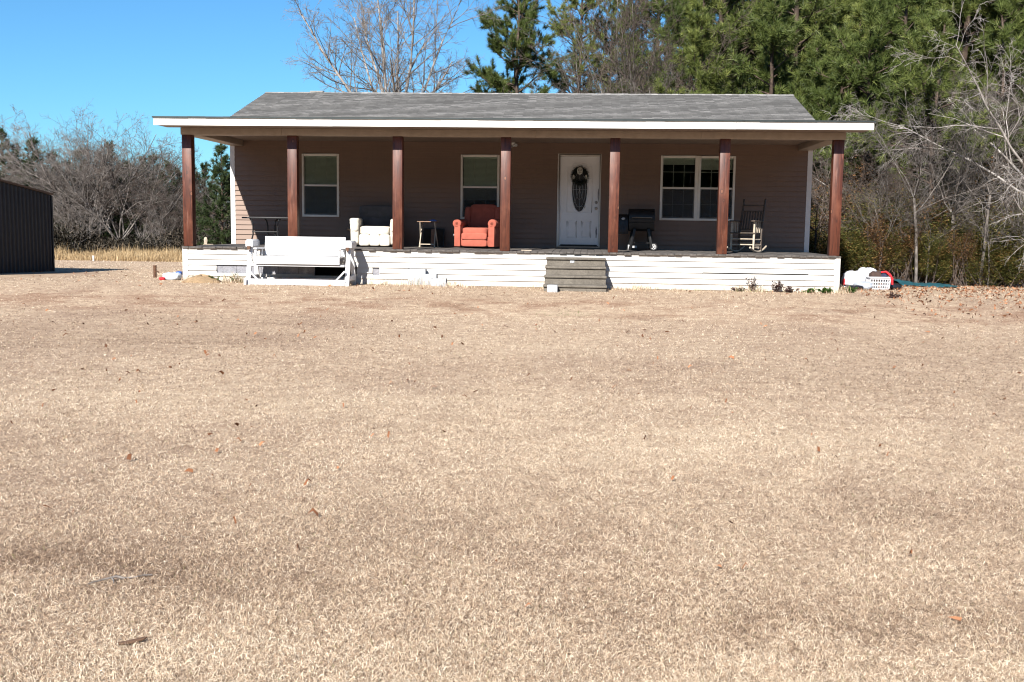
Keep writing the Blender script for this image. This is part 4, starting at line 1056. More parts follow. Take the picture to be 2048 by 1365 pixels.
# mound at the left end of the skirting
a = at(365, 560, -.35); b = at(442, 560, -.35); mb = MB(); hw_ = (b.x - a.x) / 2
rnd = random.Random(1); n = 40; vs = []; fs = []; rings = 14
for i in range(rings + 1):
    r = i / rings
    for j in range(n):
        an = 2 * math.pi * j / n
        z =   .15 * (math.cos(r * math.pi / 2) ** .8) * (1 + .12 * math.sin(3 * an + 1)) + rnd.uniform(-.006, .006) - .03 * (r > .93)
        vs.append((hw_ * 1.08 * r * math.cos(an), .3 * r * math.sin(an), z))
fs = [(i * n + j, i * n + (j + 1) % n, (i + 1) * n + (j + 1) % n, (i + 1) * n + j) for i in range(rings) for j in range(n)]
mb.add(vs, fs); am = mb.build('ant_mound', M['ants'], None, smooth=True); am.location = ((a.x + b.x) / 2, -.36, G((a.x + b.x) / 2, -.36)); tag(am, 'low sandy ant mound heaped against the left end of the porch skirting', 'mound')

def leafy(name, label, cat, loc, n, spread, height, size, mat, seed, stems=6, group=None, stemmat=None, kind=None):
    """small weed: real stems plus leaf blades"""
    rg = np.random.default_rng(seed)
    t = thing(name, label, cat, loc, 0, group) if kind is None else None
    mb = MB(); tips = []
    for k in range(stems):
        a = rg.uniform(0, 6.28); L_ = rg.uniform(.4, 1) * height; lean = rg.uniform(.1, .7)
        bx_, by_ = rg.normal(0, spread * .5, 2) * np.array([1, .3])
        pts = [(0, 0, 0), (bx_ + math.cos(a) * lean * L_ * .4, by_ + math.sin(a) * lean * L_ * .25, L_ * .6), (bx_ + math.cos(a) * lean * L_ * .8, by_ + math.sin(a) * lean * L_ * .5, L_)]
        mb.tube(pts, [.005, .004, .002], 4); tips.append(pts)
    mb.build('stem', stemmat or M['barkbrown'], t)
    P = []
    for i in range(n):
        pts = tips[rg.integers(stems)]; u = rg.uniform(.15, 1) * 2; k = min(int(u), 1); f = u - k
        P.append(np.array(pts[k]) * (1 - f) + np.array(pts[k + 1]) * f + rg.normal(0, size * .4, 3) * [1, .6, .5])
    P = np.array(P); P[:, 2] = np.maximum(P[:, 2], .005)
    L_ = rg.uniform(.6, 1.3, n) * size
    me = blade_mesh('leaves', P, rg.uniform(0, 6.28, n), L_, rg.uniform(0, .5, n) * size, L_ * .6, rg.uniform(0, 1, n), seed + 1)
    link('leaves', me, mat, t)
    return t
def gp(px, Y): p = at(px, 570, Y); return (p.x, Y, G(p.x, Y))
leafy('weed_plant', 'small green weed growing at the right foot of the sandy ant mound', 'weed', gp(427, -.42), 160, .12, .16, .035, M['weed'], 21)
leafy('weed_plant', 'thin upright weed in front of the bare grey foundation boards', 'weed', gp(465, -.2), 60, .04, .24, .03, M['weed'], 22, 3)
def weed_patch():
    for i, (px, Y, n, sp, h, mt_, lab) in enumerate([
        (1475, -.22, 120, .2, .10, 'deadweed', 'low dried brown weed farthest left along the right part of the skirting'),
        (1505, -.2, 90, .05, .34, 'deadweed', 'tall thin dried weed stalk against the right part of the skirting'),
        (1553, -.25, 240, .17, .22, 'deadweed', 'dark dried leafy weed below the sprung skirting course'),
        (1580, -.3, 200, .16, .11, 'deadweed', 'dark low weed between the dried leafy weed and the green weeds'),
        (1618, -.35, 300, .18, .09, 'weed', 'bright green low weed starting the patch near the right porch corner'),
        (1655, -.35, 420, .17, .11, 'weed', 'bright green leafy weed just in front of the right porch corner'),
        (1700, -.1, 330, .14, .13, 'weed', 'bushy bright green weed right of the porch corner trim')]):
        leafy('weed_plant', lab, 'weed', gp(px, Y), n, sp, h, .04, M[mt_], 40 + i, 9, 'weeds along the porch skirting')
weed_patch()

# laundry heap behind the right corner
grp = 'laundry and rubbish heaped right of the house'
lump('cloth_bundle', 'white cloth bundle nearest the house in the heap right of the porch', 'laundry', 1708, 560, 2.3, (.24, .22, .21), M['cloth'], 11, group=grp)
lump('cloth_bundle', 'white sheet bundle with a grey fold next to the laundry basket', 'laundry', 1734, 556, 2.45, (.22, .22, .25), M['cloth'], 12, group=grp)
lump('cloth_bundle', 'grey blue crumpled cloth low in front of the white bundles', 'laundry', 1726, 563, 2.05, (.20, .14, .09), M['cloth2'], 13, group=grp)
lump('red_toy', 'small red plastic lump at the house end of the laundry heap', 'toy', 1689, 555, 2.2, (.045, .05, .12), M['redc'], 14, group=grp, amp=.1)
lump('bin_bag', 'black bin bag lying flat beside the teal tarpaulin', 'bag', 1783, 564, 2.4, (.20, .16, .075), M['bagblack'], 15, group=grp)
lump('bin_bag', 'black bin bag in the shade under the white laundry bundles', 'bag', 1702, 564, 1.95, (.26, .12, .05), M['bagblack'], 16, group=grp)
BY = 2.15; p = at(1756, 564, BY); z0 = G(p.x, BY)
bs = thing('laundry_basket', 'white perforated plastic laundry basket filled with dark clothes', 'basket', (p.x, BY, z0 + .01), R(4))
mb = MB(); bw_, bd_, bh_ = .22, .16, .26
def slat_wall(mb, a, b, n):
    a = Vector(a); b = Vector(b)
    for k in range(n + 1):
        c = a.lerp(b, k / n); mb.bar((c.x * .9, c.y * .9, .01), (c.x, c.y, bh_), .017, .017)
    for z in (.015, .085, .155, .24):
        f = .9 + .1 * z / bh_; mb.bar((a.x * f, a.y * f, z), (b.x * f, b.y * f, z), .012, .028 if z < .2 else .045)
for a, b, n in (((-bw_, -bd_, 0), (bw_, -bd_, 0), 8), ((-bw_, bd_, 0), (bw_, bd_, 0), 8), ((-bw_, -bd_, 0), (-bw_, bd_, 0), 9), ((bw_, -bd_, 0), (bw_, bd_, 0), 9)): slat_wall(mb, a, b, n)
mb.box(-bw_ * .9, bw_ * .9, -bd_ * .9, bd_ * .9, 0, .012); mb.build('basket_body', M['basket'], bs)
mb = MB(); pts = [(-bw_ - .01, -bd_ - .01, bh_), (bw_ + .01, -bd_ - .01, bh_), (bw_ + .01, bd_ + .01, bh_), (-bw_ - .01, bd_ + .01, bh_), (-bw_ - .01, -bd_ - .01, bh_)]; mb.tube(pts, .016, 8); mb.build('rim', M['basket'], bs, smooth=True)
def inbasket(name, label, dx, dy, dz, h, mat, seed):
    mb = MB(); crumple(mb, (0, 0, 0), h, seed); o = mb.build(name, mat, None, smooth=True); o.location = (p.x + dx, BY + dy, z0 + dz); tag(o, label, 'clothing', 'clothes in the laundry basket')
inbasket('clothing', 'dark brown clothing heaped in the laundry basket', -.07, -.02, .27, (.13, .13, .13), M['brownc'], 31)
inbasket('clothing', 'navy clothing in the right half of the laundry basket', .09, 0, .27, (.10, .12, .12), M['navyc'], 32)
mb = MB(); mb.tube([(.02, -.12, .385), (.12, -.13, .40), (.20, -.15, .34), (.255, -.16, .25), (.265, -.165, .12)], [.018, .022, .026, .026, .02], 10); o = mb.build('red_strap', M['redc'], None, smooth=True); o.location = (p.x, BY, z0); tag(o, 'bright red cloth strap hanging over the right side of the laundry basket', 'clothing')
# tarp on the ground
def tarp():
    a = at(1790, 566, 5.6); b = at(1895, 570, 5.6); n, m_ = 40, 14; rg = np.random.default_rng(4); V = []
    for j in range(m_ + 1):
        for i in range(n + 1):
            u, v = i / n, j / m_; x = a.x + (b.x - a.x) * u; y = 4.9 + 2.0 * v - .3 * u + .1 * math.sin(9 * u)
            hump = .10 * max(0, math.sin(math.pi * v)) * (1.15 - .85 * u) * (.75 + .35 * math.sin(7 * u + 2 * v)) + .02 * abs(math.sin(23 * u + 5 * v)) + .012 * math.sin(31 * v + 9 * u)
            V.append((x, y, G(x, y) + .012 + hump))
    mb = MB(); mb.add(V, [(j * (n + 1) + i, j * (n + 1) + i + 1, (j + 1) * (n + 1) + i + 1, (j + 1) * (n + 1) + i) for j in range(m_) for i in range(n)])
    o = mb.build('tarpaulin', M['tarp'], None, smooth=True)
    md = o.modifiers.new('thick', 'SOLIDIFY'); md.thickness = .004
    tag(o, 'crumpled teal tarpaulin lying on the leaves at the edge of the wood', 'tarp')
tarp()
# twig and bark scrap on the near lawn
p = ground_hit(215, 1165)
mb = MB(); mb.tube([(-.13, -.04, .012), (-.02, -.01, .022), (.06, .01, .026), (.12, .0, .016)], [.003, .006, .008, .006], 7); mb.tube([(.03, .0, .024), (.045, -.04, .02), (.05, -.07, .012)], [.006, .005, .003], 6); mb.tube([(.16, .01, .012), (.25, .03, .016), (.31, .05, .01)], [.004, .006, .004], 6); mb.tube([(.10, .005, .018), (.17, .012, .013)], .005, 6)
o = mb.build('twig', M['barkfar'], None, smooth=True); o.location = p; o.rotation_euler = (0, 0, .35); o.scale = (.6, .7, .8); tag(o, 'forked grey lichened twig lying on the near lawn at the lower left', 'twig')
p = ground_hit(262, 1290)
mb = MB(); mb.prism([(-.055, -.008), (.0, -.014), (.05, -.002), (.062, .012), (.045, .014), (-.01, .008), (-.05, .006)], .012, .018, 'z'); o = mb.build('curled_leaf', M['shedtrim'], None, bevel=.002); o.location = p; o.rotation_euler = (.25, -.12, .25); tag(o, 'large curled brown leaf on the near lawn below the forked twig', 'leaf')
p = ground_hit(1790, 597)
leafy('weed_plant', 'dark dead weed clump on the leafy ground right of the porch', 'weed', tuple(p), 160, .13, .10, .04, M['deadweed'], 60, 8)

# ================================================================== TREES
def tube_np(store, pts, rad, k):
    """append a tapered tube; store = [verts list, quads list, count]"""
    pts = np.asarray(pts, float); rad = np.asarray(rad, float); n = len(pts)
    t = np.gradient(pts, axis=0); t /= np.linalg.norm(t, axis=1)[:, None] + 1e-9
    ref = np.where(np.abs(t[:, 2:3]) < .92, np.array([[0, 0, 1.0]]), np.array([[1.0, 0, 0]]))
    u = np.cross(t, ref); u /= np.linalg.norm(u, axis=1)[:, None] + 1e-9; v = np.cross(t, u)
    an = np.arange(k) * 2 * np.pi / k
    ring = u[:, None, :] * np.cos(an)[None, :, None] + v[:, None, :] * np.sin(an)[None, :, None]
    V = (pts[:, None, :] + ring * rad[:, None, None]).reshape(-1, 3)
    i, j = np.meshgrid(np.arange(n - 1), np.arange(k), indexing='ij'); i = i.ravel(); j = j.ravel(); j2 = (j + 1) % k
    Q = np.stack([i * k + j, i * k + j2, (i + 1) * k + j2, (i + 1) * k + j], -1) + store[2]
    store[0].append(V); store[1].append(Q); store[2] += len(V)
def store_mesh(name, st):
    V = np.concatenate(st[0]); Q = np.concatenate(st[1])
    return np_mesh(name, V, np.full(len(Q), 4), Q.ravel(), smooth=True)

def bare_tree(seed, H, fork, r0, nl, spread, counts, droop=0., wander=.16, twig=.006, lean=(0, 0), lenf=(.55, .45, .45)):
    """leafless tree: trunk and main limbs in one mesh, branches and twigs (the crown) in the other"""
    rg = np.random.default_rng(seed); A = [[], [], 0]; B = [[], [], 0]
    def path(p, d, L, n, wd, grav):
        pts = [p]; d = d / np.linalg.norm(d)
        for _ in range(n):
            d = d + rg.normal(0, wd, 3); d[2] += grav; d /= np.linalg.norm(d)
            p = p + d * L / n; pts.append(p)
        return np.array(pts)
    def child_dir(d, ang):
        a = np.array([0, 0, 1.0]) if abs(d[2]) < .9 else np.array([1.0, 0, 0])
        u = np.cross(d, a); u /= np.linalg.norm(u); v = np.cross(d, u); th = rg.uniform(0, 6.283)
        return d * math.cos(ang) + (u * math.cos(th) + v * math.sin(th)) * math.sin(ang)
    def grow(p, d, L, r, lev):
        n = (8, 6, 4, 3)[lev]; grav = (.03, .03, -.01, -.03)[lev] - droop * (0, .05, .09, .1)[lev]
        pts = path(p, d, L, n, wander * (.7, 1, 1.3, 1.4)[lev], grav)
        re = max(r * (.28, .3, .35, .5)[lev], twig * .45)
        rad = np.linspace(r, re, n + 1)
        tube_np(A if lev == 0 else B, pts, rad, (7, 5, 4, 3)[lev])
        if lev < 3:
            c = counts[lev]
            for q in range(c):
                f = rg.uniform(.22, 1.0) if lev else rg.uniform(.25, 1.0)
                k = min(int(f * n), n - 1); g = f * n - k; pp = pts[k] * (1 - g) + pts[k + 1] * g
                dd = pts[k + 1] - pts[k]; dd /= np.linalg.norm(dd)
                rr = np.interp(f, [0, 1], [r, re]) * (.55, .55, .6)[lev]
                grow(pp, child_dir(dd, rg.uniform(.45, 1.0)), L * lenf[lev] * rg.uniform(.6, 1.15) * (1.15 - .55 * f), max(rr, twig * (.8, .7, .6)[lev]), lev + 1)
    tr = path(np.zeros(3) - [0, 0, .25], np.array([lean[0], lean[1], 1.0]), fork + .25, 6, .04, .02)
    tube_np(A, tr, np.linspace(r0 * 1.2, r0 * .85, 7), 10)
    for i in range(nl):
        az = 2 * math.pi * i / nl + rg.uniform(-.4, .4); el = rg.uniform(*spread)
        d = np.array([math.cos(az) * math.cos(el) + lean[0], math.sin(az) * math.cos(el) + lean[1], math.sin(el)])
        k = 6 if i < nl * .6 else rg.integers(3, 7)
        grow(tr[k], d, (H - fork) * rg.uniform(.75, 1.1), r0 * rg.uniform(.35, .55), 0)
    return store_mesh('trunk', A), store_mesh('crown', B)

def needle_tuft(rg, n, L, W):
    """needles fanned round +X"""
    th = rg.uniform(0, 6.283, n); op = np.abs(rg.normal(.75, .35, n))
    d = np.stack([np.cos(op), np.sin(op) * np.cos(th), np.sin(op) * np.sin(th)], -1)
    ll = L * rg.uniform(.7, 1.1, n); sidev = np.cross(d, rg.normal(0, 1, (n, 3))); sidev /= np.linalg.norm(sidev, axis=1)[:, None]
    o = np.stack([-rg.uniform(0, L * .6, n), np.zeros(n), np.zeros(n)], -1)
    return np.stack([o - sidev * W / 2, o + sidev * W / 2, o + d * ll[:, None] + np.array([0, 0, -.12 * L])], 1)

def pine_tree(seed, H, base, rmax, nlimb, sub, tufts, L=.26, W=.020, nn=20, r0=.17, top_sharp=.8, gap=.0):
    rg = np.random.default_rng(seed); A = [[], [], 0]
    tz = np.linspace(-.3, H, 12); tx = np.cumsum(rg.normal(0, .05, 12)); ty = np.cumsum(rg.normal(0, .05, 12)); tx -= tx[0]; ty -= ty[0]
    tube_np(A, np.stack([tx, ty, tz], -1), np.linspace(r0 * 1.15, .03, 12), 8)
    lib = [needle_tuft(rg, nn, L, W) for _ in range(10)]
    P = []; D = []
    for i in range(nlimb):
        f = ((i + rg.uniform(0, 1)) / nlimb) ** .9; z = base + (H - base) * f
        if rg.uniform() < gap: continue
        prof = (1 - f) ** top_sharp * (.55 + .45 * min(1, f * 5 + .3))
        Lb = max(.35, rmax * prof * rg.uniform(.6, 1.25)); az = rg.uniform(0, 6.283) ; el = rg.uniform(-.05, .35) + .6 * f
        c = np.array([np.interp(z, tz, tx), np.interp(z, tz, ty), z]); d = np.array([math.cos(az) * math.cos(el), math.sin(az) * math.cos(el), math.sin(el)])
        pts = [c]; n = 5
        for k in range(n):
            d = d + rg.normal(0, .10, 3); d[2] += .05 - .05 * (k < 2); d /= np.linalg.norm(d); pts.append(pts[-1] + d * Lb / n)
        pts = np.array(pts); tube_np(A, pts, np.linspace(.018 + .012 * Lb, .006, n + 1), 4)
        for s_ in range(max(2, int(sub * Lb))):
            g = rg.uniform(.32, 1.0); k = min(int(g * n), n - 1); q = g * n - k; p = pts[k] * (1 - q) + pts[k + 1] * q
            dd = pts[k + 1] - pts[k]; dd /= np.linalg.norm(dd); dd = dd * .8 + rg.normal(0, .55, 3); dd[2] += .22; dd /= np.linalg.norm(dd)
            Ls = rg.uniform(.25, .75) * (.5 + .3 * Lb); e = p + dd * Ls
            tube_np(A, np.array([p, (p + e) / 2 + rg.normal(0, .03, 3), e]), [.008, .006, .004], 3)
            for t in range(tufts):
                h = rg.uniform(.35, 1.0) if t else 1.0; dv = dd + rg.normal(0, .35, 3); dv[2] += .25
                P.append(p * (1 - h) + e * h); D.append(dv / np.linalg.norm(dv))
    P = np.array(P); D = np.array(D); n = len(P)
    u = np.cross(D, rg.normal(0, 1, (n, 3))); u /= np.linalg.norm(u, axis=1)[:, None]; v = np.cross(D, u)
    Rm = np.stack([D, u, v], -1)
    li = rg.integers(0, 10, n); T = np.stack(lib)[li]
    V = np.einsum('nij,nktj->nkti', Rm, T) * rg.uniform(.75, 1.2, n)[:, None, None, None] + P[:, None, None, :]
    tint = np.clip(rg.normal(.45, .17, n), 0, 1); tint = np.repeat(tint, nn * 3) + np.repeat(rg.normal(0, .08, n * nn), 3)
    V = V.reshape(-1, 3); nf = len(V) // 3
    me = np_mesh('crown', V, np.full(nf, 3), np.arange(nf * 3), {'tint': np.clip(tint, 0, 1)})
    return store_mesh('trunk', A), me

def shrub_mesh(seed, n, h, size, stems=14, flat=1.0, blobs=9):
    rg = np.random.default_rng(seed); A = [[], [], 0]
    C = rg.uniform(-1, 1, (blobs, 3)) * [h[0] * .62, h[1] * .62, h[2] * .33] + [0, 0, h[2] * .52]; Rr = rg.uniform(.28, .5, blobs)
    for s_ in range(stems):
        c = C[rg.integers(blobs)] + rg.normal(0, .12, 3); b = np.array([rg.normal(0, h[0] * .25), rg.normal(0, h[1] * .25), -.08])
        mid = (b + c) / 2 + rg.normal(0, .08, 3); e = c + (c - mid) * .7
        tube_np(A, np.array([b, mid, c, e]), [.018, .013, .008, .003], 4)
    k = rg.integers(0, blobs, n); dirs = rg.normal(0, 1, (n, 3)); dirs /= np.linalg.norm(dirs, axis=1)[:, None]
    P = C[k] + dirs * (Rr[k] * rg.uniform(.25, 1.1, n) ** .6)[:, None] * np.array(h) * [1, 1, .75]
    P[:, 2] = np.abs(P[:, 2])
    L = size * rg.uniform(.6, 1.3, n); clump = np.sin(P[:, 0] * 4 + 1) * np.sin(P[:, 2] * 5 + P[:, 1] * 3)
    me = blade_mesh('crown', P, rg.uniform(0, 6.28, n), L, rg.uniform(-.3, .5, n) * size, L * .55, np.clip(rg.normal(.5, .22, n) + .15 * clump, 0, 1), seed + 3)
    return store_mesh('stem', A), me

def make(name, label, cat, meshes, mats, loc, rz, sc=1., group=None, names=('trunk', 'crown')):
    t = thing(name, label, cat, loc, rz, group); t.scale = (sc,) * 3 if not isinstance(sc, tuple) else sc
    for me, mt_, nm in zip(meshes, mats, names):
        if me.users and me.materials and me.materials[0] != mt_: me = me.copy(); me.materials.clear()
        link(nm, me, mt_, t)
    return t

# ---- the pale tree behind the roof and the tall pines
pale = bare_tree(11, 12.5, 5.0, .19, 12, (.72, 1.42), (12, 9, 7), wander=.09, twig=.0085, lenf=(.42, .45, .5))
make('bare_tree', 'large pale limbed bare tree fanning out above the left half of the roof', 'tree', pale, (M['barkpale'], M['barkfar']), ground_px(800, 24), .4)
pale2 = bare_tree(12, 9, 3.0, .12, 7, (.6, 1.2), (9, 8, 6), wander=.13, twig=.010)
make('bare_tree', 'smaller twiggy bare tree just above the roof, left of the large pale tree', 'tree', pale2, (M['barkgrey'], M['barkgrey']), ground_px(725, 29), .4, .82)
brush1 = bare_tree(13, 10, 2.5, .065, 10, (.85, 1.4), (11, 8, 6), wander=.10, twig=.009)
make('bare_tree', 'reddish brown bare tree with upright twigs among the pines above the front door', 'tree', brush1, (M['barkgrey'], M['barkbrown']), ground_px(1278, 17), 2.0, 1.05)
make('bare_tree', 'grey bare tree leaning left of the reddish one above the roof ridge', 'tree', brush1, (M['barkgrey'], M['barkgrey']), ground_px(1205, 20), 4.2, .75)
make('bare_tree', 'small pale bare tree in front of dark pines above the double window', 'tree', brush1, (M['barkpale'], M['barkgrey']), ground_px(1385, 16), 3.0, .62)
PN = (M['barkpine'], M['needle'])
pA = pine_tree(37, 13.8, 2.6, 3.3, 105, 6.0, 7, r0=.16, top_sharp=.62)
pB = pine_tree(32, 15.0, 2.4, 3.6, 100, 5.6, 6, r0=.20, top_sharp=.6)
pC = pine_tree(33, 14.0, 2.0, 3.8, 100, 5.2, 6, r0=.19, top_sharp=.55, gap=.1)
pD = pine_tree(34, 9.0, 1.0, 2.3, 70, 6, 6, r0=.10, top_sharp=.7)
pE = pine_tree(35, 8.0, 2.9, 2.5, 46, 5.6, 6, r0=.09, top_sharp=.6)
make('pine_tree', 'slender pine standing clear against the sky just right of the pale bare tree', 'tree', pA, PN, ground_px(1035, 27), .3, (.9, .9, 1.0))
make('pine_tree', 'sparse tall pine with sky gaps left of the reddish bare tree', 'tree', pC, PN, ground_px(1150, 31), 1.2, (.85, .85, 1.05))
make('pine_tree', 'tall dark pine close behind the reddish bare tree above the door', 'tree', pB, PN, ground_px(1235, 35), 2.2, (.8, .8, 1.05))
GPI = 'pines of the wood right of and behind the house'
pines = [(1370, 24, pB, 1.0, .2), (1432, 19, pC, .95, 3.), (1505, 22, pB, 1.0, 1.), (1572, 17, pC, .95, 2.), (1640, 21, pB, 1.05, 4.), (1690, 14.5, pD, .95, .5),
         (1745, 18, pC, 1., 5.), (1830, 21, pB, 1., 2.6), (1905, 14, pC, .92, .9), (1985, 20, pB, 1., 3.5), (2060, 13, pC, 1., 1.9), (1460, 30, pB, 1.1, 5.5), (1560, 30, pC, 1.1, .1),
         (1660, 31, pB, 1.1, 1.6), (1780, 29, pC, 1.1, 2.9), (1890, 28, pB, 1.1, 4.6), (2000, 29, pC, 1.1, 5.9), (1310, 33, pC, 1.1, 3.3), (2130, 20, pB, 1., .7), (1400, 15, pD, 1.0, 4.4), (1520, 14, pD, 1.05, .6), (1790, 12.5, pD, 1.05, 2.0), (1860, 16, pB, .95, 5.1), (1950, 15.5, pC, .95, 3.6), (1600, 23, pB, 1.05, 2.7), (1855, 9.5, pE, .9, 1.2), (1735, 12, pE, 1.0, 3.3), (1985, 11.5, pE, 1.0, 5.0), (1660, 14, pE, .95, .3), (1700, 24, pC, 1.05, .4), (1235, 19, pD, .75, 1.1), (1330, 16, pD, .72, 2.4), (1085, 25, pD, .75, 3.9), (1618, 13.5, pD, .8, 5.)]
special = {0: 'full pine left of the small pale bare tree above the double window', 5: 'young low pine with a bright branch beside the right end of the roof',
           25: 'small pine with a bright low bough hanging over the brown undergrowth right of the porch', 26: 'small pine showing just above the right end of the porch roof', 27: 'small pine with low boughs near the right edge of the photo', 10: 'pine at the right edge of the photo behind pale drooping branches',
           30: 'young pine just above the roof under the reddish bare tree', 31: 'bright young pine just above the roof ridge right of the reddish bare tree', 32: 'young pine at the foot of the slender pine above the roof', 33: 'small pine seen between the house corner and the last porch post'}
for i, (px, Y, me, s_, rz) in enumerate(pines):
    x, y, z = ground_px(px, Y)
    make('pine_tree', special.get(i, 'tall bushy green pine in the dense wood behind and right of the house'), 'tree', me, PN, (x, y, z), rz, s_, GPI)

# ---- bare trees of the right-hand wood edge
dr1 = bare_tree(21, 9.5, 2.4, .085, 8, (.15, .9), (10, 8, 6), droop=.75, wander=.14, twig=.0055, lenf=(.5, .45, .45))
dr2 = bare_tree(22, 8.0, 3.0, .075, 7, (.3, 1.2), (9, 7, 5), droop=.35, wander=.16, twig=.0055)
dr3 = bare_tree(23, 7.5, 3.6, .06, 6, (.6, 1.4), (8, 7, 5), droop=.15, wander=.12, twig=.006)
GB = 'bare trees along the edge of the right hand wood'
RB = [(2085, 6.5, dr1, .92, .3, 'barkpale', 'pale bare tree at the right edge with long drooping branches reaching left'),
      (1775, 9.0, dr1, .55, 4.0, 'barkgrey', 'grey bare tree with drooping branches right behind the porch roof end'),
      (1838, 6.4, dr3, .62, 1.0, 'barkgrey', 'straight trunked grey bare tree rising behind the teal tarpaulin'),
      (1905, 7.8, dr2, .62, 2.0, 'barkgrey', 'grey bare tree with crooked limbs right of the straight trunked one'),
      (1968, 7.0, dr3, .66, 3.1, 'barkgrey', 'slim bare tree between the crooked grey tree and the right edge'),
      (1655, 12, dr3, .75, 5.2, 'barkpale', 'slim pale bare tree seen between the house wall and the last porch post'),
      (1700, 11, dr2, .6, .8, 'barkbrown', 'brown bare tree close to the right corner of the porch'),
      (1870, 10, dr2, .75, 3.7, 'barkbrown', 'dull brown bare tree deep behind the crooked grey tree'),
      (2010, 9, dr2, .75, 5.0, 'barkgrey', 'grey bare tree deep in the wood near the right edge'),
      (1795, 11, dr3, .8, 4.4, 'barkgrey', 'thin grey bare tree deep in the wood left of the straight trunk'),
      (1935, 11, dr3, .8, .2, 'barkgrey', 'tall thin grey bare tree deep in the right wood behind the slim one')]
for px, Y, me, s_, rz, bk, lab in RB:
    make('bare_tree', lab, 'tree', me, (M[bk], M[bk]), ground_px(px, Y), rz, s_, GB)

rnd = random.Random(41)
for i in range(15):
    px = 1640 + 31 * i + rnd.uniform(-8, 8); Y = rnd.choice([6.6, 7.4, 8.4, 9.5])
    make('bare_sapling', 'thin leafless sapling in the tangle at the edge of the right wood', 'sapling', dr3 if i % 2 else dr2, (M['barkgrey'] if i % 3 else M['barkbrown'],) * 2, ground_px(px, Y), i * 1.3, rnd.uniform(.28, .45), 'leafless saplings at the edge of the right hand wood')

# ---- undergrowth of the right-hand wood
sg = [shrub_mesh(51 + i, 8500, (1.1, .9, 2.0), .058) for i in range(2)]
so_ = [shrub_mesh(61 + i, 3600, (1.1, .9, 2.5), .06, 30) for i in range(2)]
rnd = random.Random(12)
GS = 'undergrowth shrubs at the edge of the right hand wood'
SH = [(1700, 6.3, 'g', .8), (1735, 6.5, 'o', .62), (1790, 7.2, 'g', .75), (1870, 6.8, 'g', .62), (1925, 6.6, 'o', .55), (2030, 6.4, 'g', .6), (1640, 9.5, 'g', 1.), (1672, 8.2, 'o', .9), (1712, 7.6, 'g', 1.05), (1750, 8.6, 'g', 1.25), (1772, 7.0, 'o', .75), (1805, 8.0, 'g', 1.1), (1815, 6.9, 'o', .6), (1862, 8.2, 'o', .9), (1890, 7.2, 'g', .85), (1930, 8.0, 'g', 1.),
      (1968, 6.9, 'g', .8), (2010, 7.4, 'g', 1.05), (2050, 6.6, 'g', .85), (2095, 7.2, 'g', 1.), (1700, 11, 'o', 1.4), (1770, 12, 'o', 1.5), (1840, 11, 'g', 1.4), (1900, 12, 'o', 1.5), (1975, 11, 'o', 1.4), (2040, 11, 'g', 1.5), (1650, 13, 'o', 1.5), (2110, 11, 'o', 1.5),
      (1735, 14.5, 'g', 1.8), (1860, 15, 'g', 1.8), (1990, 14.5, 'g', 1.8), (1610, 17, 'g', 1.7)]
for i, (px, Y, k, s_) in enumerate(SH):
    ms = sg[i % 2] if k == 'g' else so_[i % 2]
    lab = ('olive green leafy shrub in the undergrowth at the edge of the right wood' if k == 'g' else 'shrub with dry orange brown leaves in the undergrowth of the right wood')
    make('shrub', lab, 'shrub', ms, (M['barkbrown'], M['shrubg'] if k == 'g' else M['shrubo']), ground_px(px, Y), rnd.uniform(0, 6.28), s_, GS + (' with green leaves' if k == 'g' else ' with orange leaves'), ('stem', 'foliage'))

# ---- distant treeline across the field on the left
lt = [bare_tree(71, 8.5, 1.6, .13, 9, (.55, 1.35), (10, 8, 6), wander=.11, twig=.0085), bare_tree(72, 7.5, 1.2, .11, 9, (.65, 1.35), (9, 8, 6), wander=.13, twig=.0085), bare_tree(73, 6.0, 1.0, .08, 8, (.6, 1.35), (8, 8, 6), wander=.12, twig=.009)]
GL = 'bare trees of the far treeline left of the house'
LT = [(180, 41, 0, 1.42, 'tallest rounded bare tree of the far treeline between shed and porch'), (285, 41, 1, 1.1, 'wide grey bare tree with many leaning limbs just left of the first porch post'), (235, 40, 1, 1.12, None), (125, 42, 2, 1.45, None), (60, 45, 2, 1.2, None), (10, 44, 1, 1.0, None), (330, 43, 0, .95, None),
      (410, 40, 2, .9, 'small reddish bare tree between the first porch post and the house corner'), (150, 39, 2, .9, None), (265, 44, 0, 1.05, None), (350, 40, 1, .8, None), (440, 42, 2, .95, None), (205, 45, 0, 1.2, None), (95, 41, 1, .85, None), (30, 41, 2, .9, None), (-40, 43, 0, 1.0, None), (385, 45, 1, 1., None), (310, 39, 2, .75, None), (465, 45, 1, 1., None), (240, 43, 0, 1.2, None), (160, 41, 1, 1.1, None), (290, 45, 0, 1.1, None), (200, 40, 3, 1.0, None), (250, 41, 3, 1.1, None), (140, 40, 3, .95, None), (320, 40, 3, 1.0, None), (90, 40, 3, .9, None), (275, 42, 3, 1.15, None), (225, 42, 4, .85, None), (165, 42, 4, .9, None), (345, 41, 4, .8, None), (400, 42, 4, .75, None)]
LT += [(500 + 34 * q, 43 + (q * 7) % 4, q % 3, .95, None) for q in range(15)]     # the line runs on behind the house
for i, (px, Y, k, s_, lab) in enumerate(LT):
    bk = ('barkfar', 'barkbrown', 'barkfar')[i % 3]
    make('bare_tree', lab or 'grey leafless tree in the tangled far treeline left of the house', 'tree', (lt + [dr3, brush1])[k], (M['barkfar'], M[bk]), ground_px(px, Y), i * 1.7, s_ * (.84 if px < 290 else .72) * (.8 if k == 4 else 1), GL)
pL = pine_tree(36, 9.0, .9, 2.6, 72, 5.5, 5, L=.30, W=.03, nn=16, r0=.12, top_sharp=.7)
GLP = 'pines of the far treeline left of the house'
